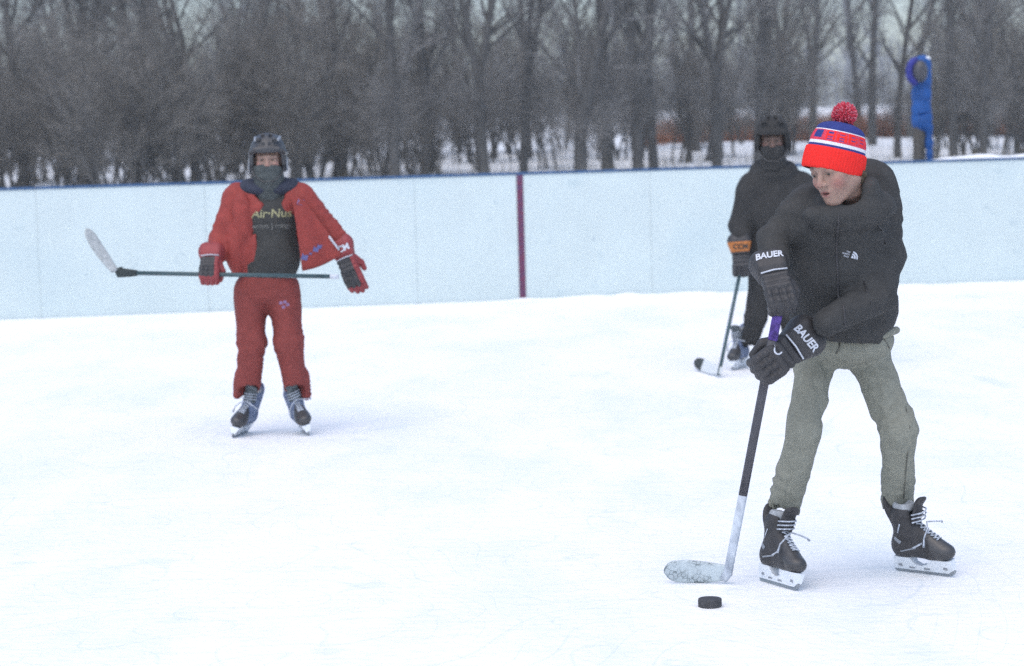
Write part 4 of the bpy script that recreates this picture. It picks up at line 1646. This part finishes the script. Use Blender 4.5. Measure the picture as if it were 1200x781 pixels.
S.ell(D(911, 300, .0), (.215, .15, .22))
S.ell(D(911, 250, .0), (.22, .15, .18), k=.08)
S.cap(D(886, 218, .0), D(936, 219, .0), .095, k=.07)
S.cap(bR, ebR, .088, .072, k=.03)
S.cap(ebR, wbR, .070, .050, k=.02)
S.cap(bL, ebL, .088, .072, k=.03)
S.cap(ebL, wbL, .070, .055, k=.02)
for a_ in range(0, 360, 24):
    ca, sa = math.cos(math.radians(a_)), math.sin(math.radians(a_))
    S.ell(D(907, 200, .02) + V((ca * .10, sa * .09, .02 * sa)), (.045, .045, .05), k=.03)
S.plane(tuple(D(911, 334)), (0, 0, -1))
v, f = S.mesh()
v = wrinkle(v, f, .013, 6.5, (1, 1, .9), 41, [(ebR, ebR - bR, .13, .010, 14)])
mesh_obj('coat', v, quads_to_list(f), M_COAT, K_)
S = SDF(*bounds([hcB], .2), .006)
S.cap(hcB + V((0, -.02, -.06)), hcB + V((0, .02, -.18)), .078, .09)
S.plane(tuple(hcB + V((0, -.08, -.035))), tuple(V((0, .2, 1)).normalized()))
v, f = S.mesh()
mesh_obj('neck_gaiter', wrinkle(v, f, .005, 15, seed=6), quads_to_list(f), M_COAT, K_)
# raised hood with the helmet below it
make_helmet(K_, mat_of(RhB, hcB), 1.02, M_COAT, M_COAT)
S = SDF(*bounds([hb1, hb2, ab1, ab2], .13), .0085)
S.ell(D(910, 326, .0), (.165, .125, .11))
S.cap(hb1, kb1, .085, .068, k=.03)
S.cap(hb2, kb2, .085, .068, k=.03)
S.cap(kb1, D(878, 402, .0), .066, .055, k=.03)
S.cap(kb2, D(928, 400, .0), .066, .055, k=.03)
for p, q in ((D(878, 406), kb1), (D(928, 404), kb2)):
    d = (p - q).normalized()
    S.cap(p - d * .03, p + d * .1, .046, .05, k=.004, op='s')
v, f = S.mesh()
mesh_obj('trousers', wrinkle(v, f, .008, 8, (1, 1, .7), 47, [(kb1, ab1 - kb1, .12, .01, 14)]), quads_to_list(f), M_COAT, K_)
SKB = dict(boot_mats=(M_BLUEBOOT, M_BLACKPL), tongue_mat=M_TONGUE, lace_mat=M_LACE)
make_skate(K_, skate_matrix(fb1, (-.45, -.9), -5), 1.0, **SKB)
make_skate(K_, skate_matrix(fb2, (.1, -1), 3), 1.0, **SKB)
hB, tB = ground(842, 443) + V((0, 0, .01)), D(869, 311, -.16)
axB = (tB - hB).normalized()
toeB = ground(815, 434)
buB = (toeB - hB).normalized()
make_stick('thin dark hockey stick with black-tipped white blade, held by the person all in black', rootB + V((-.3, -.1, 0)), [
    ('shaft', [hB + axB * .01, hB.lerp(tB, .5), tB], .028, M_TEALSHAFT, buB),
    ('end_knob', [tB, tB + axB * .03], .034, M_BLACKTAPE, buB)],
    dict(o=hB - buB * .012, u=buB, v=axB, L=max(.2, (toeB - hB).length + .03), H=.075, curve=-.02, mat=M_TAPE, mat2=M_BLACKTAPE, tip=.68))
gp = hB.lerp(tB, .97)
b1 = make_glove(K_, gp, V((1, 0, .05)), gp + V((.005, .01, .12)), V((-.1, -1, .1)), 1.0, hand_mat=M_BLACK, cuff_mat=M_ORANGE, pip_mat=None, band=(.105, .168))
cuff_text(b1, 'CCM', .034, V((1, 0, 0)), .0, b1[1], M_SHIRT, 0, .137)
gp2 = D(948, 306, -.22)
b2 = make_glove(K_, gp2, V((.9, -.1, .4)), gp2 + V((.02, .05, .12)), V((-.2, -1, .1)), 1.0, hand_mat=M_BLACK, cuff_mat=M_ORANGE, pip_mat=None, band=(.105, .168))

# ================================================================== GROUND
def smooth(a, b, x):
    t = max(0.0, min(1.0, (x - a) / (b - a)))
    return t * t * (3 - 2 * t)


def terrain(x, y):
    h = 1.15 * smooth(30, 92, y) + 1.75 * smooth(94, 126, y) + 1.0 * smooth(130, 300, y)
    return h


BL, BR = ground(0, 376.5), ground(1200, 330)             # foot of the boards at the picture's edges
BL, BR = V((BL.x, BL.y, 0)), V((BR.x, BR.y, 0))
bdir = (BR - BL).normalized()
bnrm = V((-bdir.y, bdir.x, 0))                          # away from the camera


def bpt(px):
    """point of the board line seen at picture column px"""
    d = ray(px, 360)
    # ray in plan against the board line
    a = BL.xy
    den = d.x * bdir.y - d.y * bdir.x
    t = (a.x * bdir.y - a.y * bdir.x) / den
    return V((d.x * t, d.y * t, 0))


ic = [V((-90, -120, 0)), V((90, -120, 0)), BR + bdir * 80, BL - bdir * 75]
ice = mesh_obj('ice', [tuple(p) for p in ic], [(0, 1, 2, 3)], M_ICE, smooth=False)
tag(ice, kind='structure')
gx = np.concatenate([np.linspace(-400, -60, 18), np.linspace(-56, 56, 90), np.linspace(60, 400, 18)])
gy = np.concatenate([np.linspace(-300, 15, 12), np.linspace(17, 140, 110), np.linspace(144, 700, 30)])
XX, YY = np.meshgrid(gx, gy, indexing='ij')
Z = np.vectorize(terrain)(XX, YY)
nz = fbm(np.stack([XX.ravel() * .35, YY.ravel() * .35, np.zeros(XX.size)], 1), 77, 3).reshape(XX.shape)
# the field lies just under the rink and only rolls beyond the boards
line_y = BL.y + (XX - BL.x) * (bdir.y / bdir.x)
beyond = np.clip((YY - line_y - .3) / 3.0, 0, 1)
Z = -.10 + beyond * (Z + .08 + .12 * nz)
vs = np.stack([XX.ravel(), YY.ravel(), Z.ravel()], 1)
NX, NY = len(gx), len(gy)
fs = [(i * NY + j, (i + 1) * NY + j, (i + 1) * NY + j + 1, i * NY + j + 1) for i in range(NX - 1) for j in range(NY - 1)]
tag(mesh_obj('snow_field', vs, fs, M_SNOW), kind='structure')

# ================================================================== RINK BOARDS
rb = empty('rink_boards', V((bpt(613).x, bpt(613).y, 0)))
tag(rb, 'long white hockey rink boards with a blue top rail behind the skaters', 'rink boards')
HB_, TH = 1.178, .022
org = bpt(613)
Rb = Matrix(((bdir.x, bnrm.x, 0), (bdir.y, bnrm.y, 0), (0, 0, 1)))


def bbox_on(s0, s1, y0, y1, z0, z1):
    """box along the board line from s0 to s1 (metres from the centre line), depth y0..y1, height z0..z1"""
    c = org + bdir * ((s0 + s1) / 2) + bnrm * ((y0 + y1) / 2) + V((0, 0, (z0 + z1) / 2))
    return boxm(c, ((s1 - s0) / 2, (y1 - y0) / 2, (z1 - z0) / 2), Rb)


sof = lambda px: (bpt(px) - org).dot(bdir)
seams = [sof(48) - 2.44 * 3, sof(48) - 2.44 * 2, sof(48) - 2.44, sof(48), sof(245), sof(490), sof(765), sof(1042), sof(1042) + 2.44, sof(1042) + 4.88, sof(1042) + 7.32]
for a, b in zip(seams[:-1], seams[1:]):
    v_, f_ = bbox_on(a + .0009, b - .0009, random.uniform(-.003, .003), TH, .012, HB_)
    o = mesh_obj('board_panel', v_, f_, M_BOARD, rb, smooth=False)
    v_, f_ = bbox_on(a, b, -.010, TH + .10, HB_ + .002, HB_ + .024)
    mesh_obj('cap_rail', v_, f_, M_RAIL, rb, smooth=False)
for i, a in enumerate(seams):
    # steel uprights and struts behind
    v_, f_ = merge(bbox_on(a - .03, a + .03, TH + .004, TH + .064, 0, HB_ - .002),
                   tube([org + bdir * a + bnrm * (TH + .09) + V((0, 0, .85)), org + bdir * a + bnrm * (TH + .72) + V((0, 0, -.02))], .022, 6))
    mesh_obj('support_post', v_, f_, M_STEELGALV, rb, smooth=False)
v_, f_ = bbox_on(-.031, .031, -.0075, -.0035, .012, HB_)
mesh_obj('centre_line', v_, f_, M_LINE, rb, smooth=False)
# snow lying on the right-hand rail
s0, s1 = sof(1096), seams[-1]
prof = []
nn = 60
vs, fs = [], []
for i in range(nn + 1):
    s_ = s0 + (s1 - s0) * i / nn
    h_ = (.030 + .010 * math.sin(i * 1.7) + .008 * math.sin(i * .6)) * min(1, i / 3)
    for (y_, z_) in ((-.004, 0), (0.0, .6), (.03, 1.0), (.07, .95), (.11, .5), (.118, 0)):
        p = org + bdir * s_ + bnrm * y_ + V((0, 0, HB_ + .0245 + z_ * h_))
        vs.append(tuple(p))
for i in range(nn):
    for j in range(5):
        fs.append((i * 6 + j, (i + 1) * 6 + j, (i + 1) * 6 + j + 1, i * 6 + j + 1))
mesh_obj('snow_cover', vs, fs, M_SNOWTOP, rb)
# ridge of scraped snow along the foot of the boards
vs, fs = [], []
sa_, sb_ = seams[0], seams[-1]
nn = 400
for i in range(nn + 1):
    s_ = sa_ + (sb_ - sa_) * i / nn
    hh = .016 + .02 * float(vnoise(np.array([[s_ * 1.3, 0, 0]]), 5)[0]) + .012 * float(vnoise(np.array([[s_ * 6, 3, 0]]), 6)[0])
    hh = max(.01, hh)
    wd = .16 + .07 * float(vnoise(np.array([[s_ * 1.1, 9, 0]]), 7)[0])
    for (y_, z_) in ((-wd, -.004), (-wd * .66, .25), (-wd * .33, .7), (-.03, .98), (-.009, 1.0), (-.0085, -.1)):
        p = org + bdir * s_ + bnrm * y_ + V((0, 0, hh * z_ if z_ > 0 else z_))
        vs.append(tuple(p))
for i in range(nn):
    for j in range(5):
        fs.append((i * 6 + j, (i + 1) * 6 + j, (i + 1) * 6 + j + 1, i * 6 + j + 1))
tag(mesh_obj('snow_ridge', vs, fs, M_SNOWTOP), kind='structure')

# ================================================================== BLUE PADDED POST
Yp = bpt(1080).y + 1.0
pbase = at(1080, 190, Yp)
pbase.z = 0.05
pp = empty('padded_post', V((pbase.x, pbase.y, -.05)))
tag(pp, 'wooden post wrapped in blue foam padding, standing behind the boards at right', 'post')
zt = at(1080, 70, Yp).z
zpad0 = at(1080, 150, Yp).z
mpx = Yp / F_PX
v_, f_ = tube([V((pbase.x - .03, pbase.y, -.1)), V((pbase.x - .022, pbase.y, zpad0)), V((pbase.x - .005, pbase.y, zt - .06))], [.064, .060, .058], 14)
v_ = xform(Matrix.Identity(4), np.array([tuple(q) for q in v_]))
mesh_obj('wooden_post', v_, f_, M_WOODPOST, pp)
S = SDF((pbase.x - .25, pbase.y - .25, zpad0 - .75), (pbase.x + .25, pbase.y + .25, zt + .1), .014)
S.cap((pbase.x, pbase.y, zpad0 + .06), (pbase.x + .012, pbase.y, zt - .05), .098, .094)
S.cap((pbase.x + .065, pbase.y - .02, zpad0 + .1), (pbase.x + .085, pbase.y - .02, zpad0 - .55), .042, .028, k=.03)
for k_ in range(6):
    zz = zpad0 + .12 + k_ * .2
    S.cap((pbase.x - .09, pbase.y - .075, zz), (pbase.x + .09, pbase.y - .08, zz + .02), .015, k=.02, op='s') if k_ in (0, 2) else None
v, f = S.mesh()
mesh_obj('blue_pad', wrinkle(v, f, .012, 6, (1, 1, 2), 3), quads_to_list(f), M_PAD, pp)
cc = at(1076.5, 84, Yp - .12)
S = SDF(*bounds([cc], .3), .012)
S.ell(tuple(cc + V((.01, -.03, 0))), (.075, .07, .11))
v, f = S.mesh()
mesh_obj('lamp_head', v, quads_to_list(f), M_SHAFT, pp)
S = SDF(*bounds([cc], .35), .012)
for a_ in range(105, 255, 12):
    q = cc + V((math.cos(math.radians(a_)) * .085 - .01, .0, math.sin(math.radians(a_)) * .115))
    S.ell(tuple(q), (.032, .05, .034), k=.02)
v, f = S.mesh()
mesh_obj('strap', v, quads_to_list(f), M_PADDARK, pp)
S = SDF(*bounds([at(1083, 69, Yp)], .2), .012)
S.ell(tuple(at(1082, 69, Yp)), (.075, .07, .03))
v, f = S.mesh()
mesh_obj('snow_cap', v, quads_to_list(f), M_SNOWTOP, pp)


# ================================================================== TREES
class Segs:
    def __init__(self):
        self.a, self.b, self.ra, self.rb = [], [], [], []

    def add(self, a, b, ra, rb):
        self.a.append(a[:]); self.b.append(b[:]); self.ra.append(ra); self.rb.append(rb)

    def mesh(self, sides):
        a, b = np.array([tuple(q) for q in self.a]), np.array([tuple(q) for q in self.b])
        ra, rb = np.array(self.ra), np.array(self.rb)
        d = b - a
        d /= np.linalg.norm(d, axis=1, keepdims=True) + 1e-9
        h = np.where(np.abs(d[:, 2:3]) < .9, np.array([[0, 0, 1.0]]), np.array([[1.0, 0, 0]]))
        x = np.cross(h, d)
        x /= np.linalg.norm(x, axis=1, keepdims=True)
        y = np.cross(d, x)
        n = len(a)
        vs = np.zeros((n, 2 * sides, 3))
        for k in range(sides):
            t = 2 * math.pi * k / sides
            o = x * math.cos(t) + y * math.sin(t)
            vs[:, k] = a + o * ra[:, None]
            vs[:, sides + k] = b + o * rb[:, None]
        base = (np.arange(n) * 2 * sides)[:, None]
        fs = []
        for k in range(sides):
            k2 = (k + 1) % sides
            fs.append(base + np.array([[k, k2, sides + k2, sides + k]]))
        return vs.reshape(-1, 3), np.concatenate(fs)


def rdir(rr, d, spread, up=0.0):
    x, y, z = frame_of(d)
    a, t = rr.uniform(0, 2 * math.pi), spread * rr.uniform(.6, 1.25)
    q = z * math.cos(t) + (x * math.cos(a) + y * math.sin(a)) * math.sin(t)
    return (q + V((0, 0, up))).normalized()


def grow(rr, T, C, p, d, L, r, lvl, maxlvl, up, nch, wob=.18, start=.15):
    """one branch of n pieces with children; level 0-1 goes to the trunk mesh, the rest to the crown"""
    n = 5 if lvl == 0 else (4 if lvl == 1 else 3 if lvl < maxlvl else 2)
    tgt = T if lvl <= 1 else C
    pts = [V(p)]
    q = V(p)
    dd = V(d)
    for i in range(n):
        dd = (dd + V((rr.uniform(-wob, wob), rr.uniform(-wob, wob), rr.uniform(-wob, wob) * .6 + up * .12))).normalized()
        q2 = q + dd * (L / n)
        r0, r1 = r * (1 - .75 * i / n), r * (1 - .75 * (i + 1) / n)
        tgt.add(q, q2, r0, r1)
        q = q2
        pts.append(V(q))
    if lvl >= maxlvl:
        return
    for k in range(nch[lvl]):
        t = start + (1 - start) * (k + rr.random()) / nch[lvl]
        i = min(int(t * n), n - 1)
        b = pts[i].lerp(pts[i + 1], t * n - i)
        ax_ = (pts[i + 1] - pts[i]).normalized()
        ratio = rr.uniform(.35, .62) if lvl else rr.uniform(.22, .42)
        l2 = L * ratio * (1.15 - .55 * t)
        r2 = max(.0045, r * (1 - .75 * t) * rr.uniform(.35, .6))
        grow(rr, T, C, b, rdir(rr, ax_, .85, up * .5), l2, r2, lvl + 1, maxlvl, up, nch, wob, .12)


def tree_meshes(kind, seed):
    rr = random.Random(seed)
    T, C = Segs(), Segs()
    if kind == 'tall':
        H = rr.uniform(9, 12)
        r = rr.uniform(.11, .20)
        fork = rr.uniform(.9, 2.6)
        T.add(V((0, 0, -.4)), V((0, 0, .25)), r * 1.35, r * 1.05)
        dd = V((rr.uniform(-.06, .06), rr.uniform(-.06, .06), 1)).normalized()
        top = V((0, 0, .25)) + dd * fork
        T.add(V((0, 0, .25)), top, r * 1.05, r * .9)
        # whippy shoots on the lower trunk
        for k in range(40):
            p = V((0, 0, .25)) + dd * fork * rr.uniform(.45, 1)
            grow(rr, T, C, p, rdir(rr, dd, 1.2, .2), rr.uniform(.6, 1.7), rr.uniform(.006, .014), 2, 4, .1, [0, 0, 7, 5], .25, .1)
        ns = rr.choice([1, 2, 2, 3])
        for k in range(ns):
            d2 = rdir(rr, dd, .22 if ns > 1 else .08, .2)
            grow(rr, T, C, top, d2, H - fork, r * (.85 if ns == 1 else .68), 0, 4, .25, [15, 8, 6, 4], .13, .03)
    elif kind == 'thicket':
        for s in range(rr.randint(4, 7)):
            d2 = rdir(rr, V((0, 0, 1)), .28, .1)
            p = V((rr.uniform(-.35, .35), rr.uniform(-.35, .35), -.2))
            grow(rr, T, C, p, d2, rr.uniform(3.4, 5.2), rr.uniform(.03, .06), 0, 3, .2, [15, 9, 7], .14, .12)
    elif kind == 'far':
        H = rr.uniform(8, 11)
        T.add(V((0, 0, -.4)), V((0, 0, 1.2)), .2, .17)
        grow(rr, T, C, V((0, 0, 1.2)), V((rr.uniform(-.05, .05), 0, 1)), H, .17, 0, 3, .3, [17, 7, 5], .12, .02)
    elif kind == 'shrub':
        for s in range(90):
            d2 = rdir(rr, V((0, 0, 1)), .5, .15)
            p = V((rr.uniform(-.9, .9), rr.uniform(-.5, .5), -.1))
            grow(rr, C, C, p, d2, rr.uniform(.7, 1.35), rr.uniform(.010, .018), 1, 3, .2, [0, 7, 4], .16, .15)
    return T, C


PROTO = {}


def proto(kind, i):
    key = (kind, i)
    if key not in PROTO:
        T, C = tree_meshes(kind, 100 + i * 17 + len(kind))
        out = []
        for S_, sides, nm in ((T, 7, 'trunk'), (C, 3, 'crown')):
            if not S_.a:
                out.append(None)
                continue
            if kind == 'far' and nm == 'crown':
                S_.ra = [max(q, .012) for q in S_.ra]
                S_.rb = [max(q, .008) for q in S_.rb]
            v, f = S_.mesh(sides)
            me = bpy.data.meshes.new(nm)
            me.vertices.add(len(v)); me.vertices.foreach_set('co', v.ravel())
            me.loops.add(f.size); me.loops.foreach_set('vertex_index', f.ravel().astype(np.int32))
            me.polygons.add(len(f)); me.polygons.foreach_set('loop_start', np.arange(0, f.size, 4, dtype=np.int32))
            me.update(calc_edges=True)
            me.validate()
            out.append(me)
        PROTO[key] = out
    return PROTO[key]


def set_mats(kind, bark, twig):
    for (k, i), ms in PROTO.items():
        if k == kind:
            for me, mtl in zip(ms, (bark, twig)):
                if me is not None and not me.materials:
                    me.materials.append(mtl)


def plant(name, kind, i, x, y, s, label, cat, group, sz=None):
    ms = proto(kind, i)
    r = empty(name, V((x, y, terrain(x, y) - .03)))
    tag(r, label, cat, group)
    r.rotation_euler.z = random.uniform(0, 6.28)
    sz = sz or s
    r.scale = (s, s, sz)
    for me, nm in zip(ms, ('trunk', 'crown')):
        if me is not None:
            o = bpy.data.objects.new(nm if kind != 'shrub' else 'stems', me)
            link(o)
            o.parent = r
    return r


def place_px(px, Y):
    return at(px, 190, Y).x


# front row: trunks one can tell apart
G1 = 'bare trees in the front row beyond the boards'
front = [(-60, 58), (28, 57), (96, 60), (160, 56), (228, 59), (345, 57), (398, 61), (462, 52), (497, 60), (567, 53), (613, 56), (680, 52), (712, 60), (747, 54), (766, 58), (840, 56), (888, 62),
         (1052, 66), (1118, 60), (1152, 58), (1215, 62), (1275, 60)]
for n, (px, Y) in enumerate(front):
    plant('bare_tree', 'tall', n % 6, place_px(px, Y), Y, random.uniform(.85, 1.1) * (.68 if px > 1040 else .92), 'tall bare grey-brown tree in the front row behind the rink boards', 'tree', G1, random.uniform(.9, 1.1))
G2 = 'bare trees in the second row'
for n in range(40):
    px = -90 + n * 35 + random.uniform(-14, 14)
    Y = random.uniform(72, 90)
    if 430 < px < 880 and n % 2: continue
    plant('bare_tree', 'tall', (n * 5 + 2) % 6, place_px(px, Y), Y, random.uniform(.8, 1.05), 'tall bare tree in the second row, seen between the front trunks', 'tree', G2)
G3 = 'bare trees on the snowy rise'
for n in range(26):
    px = -70 + n * 53 + random.uniform(-12, 12)
    Y = random.uniform(126, 150)
    plant('distant_tree', 'far', n % 4, place_px(px, Y), Y, random.uniform(.85, 1.15), 'pale grey bare tree standing far off on the snowy rise', 'tree', G3)
G4 = 'low many-stemmed thicket trees'
for n in range(34):
    px = -50 + n * 14.5 + random.uniform(-7, 7)
    Y = random.uniform(50, 66)
    plant('thicket_tree', 'thicket', n % 5, place_px(px, Y), Y, random.uniform(.8, 1.05), 'low dense many-stemmed bare tree behind the boards at left', 'tree', G4)
G5 = 'low bare trees between the tall trunks'
for n in range(26):
    px = 430 + n * 21 + random.uniform(-12, 12)
    Y = random.uniform(64, 88)
    if px > 930: continue
    plant('thicket_tree', 'thicket', (n * 3) % 5, place_px(px, Y), Y, random.uniform(.8, 1.05), 'low bare many-stemmed tree growing between the tall trunks', 'tree', G5)
for n in range(8):
    px = 1092 + n * 21 + random.uniform(-6, 6)
    Y = random.uniform(60, 74)
    plant('thicket_tree', 'thicket', (n * 2) % 5, place_px(px, Y), Y, random.uniform(.75, 1.0), 'low bare many-stemmed tree growing behind the boards at far right', 'tree', 'low bare trees right of the blue post')
for n in range(4):
    px = 440 + n * 38 + random.uniform(-7, 7)
    Y = random.uniform(50, 64)
    plant('thicket_tree', 'thicket', (n * 2 + 1) % 5, place_px(px, Y), Y, random.uniform(.42, .62), 'small bare sapling clump at the foot of the tall trunks', 'tree', 'small saplings at the foot of the front trunks')
G6 = 'rust-brown shrubs at the foot of the rise'
for n in range(36):
    px = 770 + n * 14 + random.uniform(-6, 6)
    Y = random.uniform(89, 95)
    plant('shrub', 'shrub', n % 4, place_px(px, Y), Y, random.uniform(.9, 1.2), 'rust-brown leafless shrub at the foot of the snowy rise', 'shrub', G6, random.uniform(.75, .95))
set_mats('tall', M_BARK, M_TWIG)
set_mats('thicket', M_BARK, M_TWIGB)
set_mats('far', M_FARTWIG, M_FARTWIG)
set_mats('shrub', M_RUST, M_RUST)
# far-off wood that reads as one mass
C2 = Segs()
rr = random.Random(99)
for n in range(13000):
    px = rr.uniform(-120, 1320) if n % 3 else rr.uniform(-800, 2000)
    Y = rr.uniform(250, 320)
    x = place_px(px, Y)
    z0 = terrain(x, Y)
    p = V((x, Y, z0 + rr.random() ** 1.2 * 7.5))
    d = rdir(rr, V((0, 0, 1)), .5, .1)
    l = rr.uniform(.8, 2.6)
    C2.add(p, p + d * l, rr.uniform(.03, .07), .02)
for n in range(420):
    px = rr.uniform(-120, 1320) if n % 3 else rr.uniform(-800, 2000)
    Y = rr.uniform(250, 320)
    x = place_px(px, Y)
    z0 = terrain(x, Y)
    C2.add(V((x, Y, z0 - .5)), V((x + rr.uniform(-.4, .4), Y, z0 + rr.uniform(5, 9))), .16, .04)
v, f = C2.mesh(3)
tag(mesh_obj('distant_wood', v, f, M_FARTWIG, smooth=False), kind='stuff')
# dry grass and weed stems poking out of the snow behind the boards
C3 = Segs()
for n in range(5200):
    px = rr.uniform(380, 1260) if n % 3 else rr.uniform(-60, 1260)
    Y = 30 + 32 * rr.random()
    x = place_px(px, Y)
    cl = vnoise(np.array([[x * .5, Y * .3, 0]]), 12)[0]
    if cl < -.1: continue
    z0 = terrain(x, Y)
    p = V((x, Y, z0 - .05))
    d = rdir(rr, V((0, 0, 1)), .35, .1)
    C3.add(p, p + d * rr.uniform(.2, .75), .006, .003)
v, f = C3.mesh(3)
tag(mesh_obj('dry_grass', v, f, M_DRYGRASS, smooth=False), kind='stuff')

# ================================================================== AIR
hz = bpy.data.materials.new('winter_haze')
hz.use_nodes = True
n_, l_ = hz.node_tree.nodes, hz.node_tree.links
for q in list(n_):
    if q.type == 'BSDF_PRINCIPLED': n_.remove(q)
pv = n_.new('ShaderNodeVolumePrincipled')
pv.inputs['Color'].default_value = (0.89, 0.95, 0.98, 1)
pv.inputs['Density'].default_value = 0.0013
l_.new(pv.outputs[0], n_['Material Output'].inputs['Volume'])
v_, f_ = boxm((0, 150, 8.8), (220, 185, 10.0))
hzo = mesh_obj('haze', v_, f_, hz, smooth=False)
tag(hzo, kind='stuff')
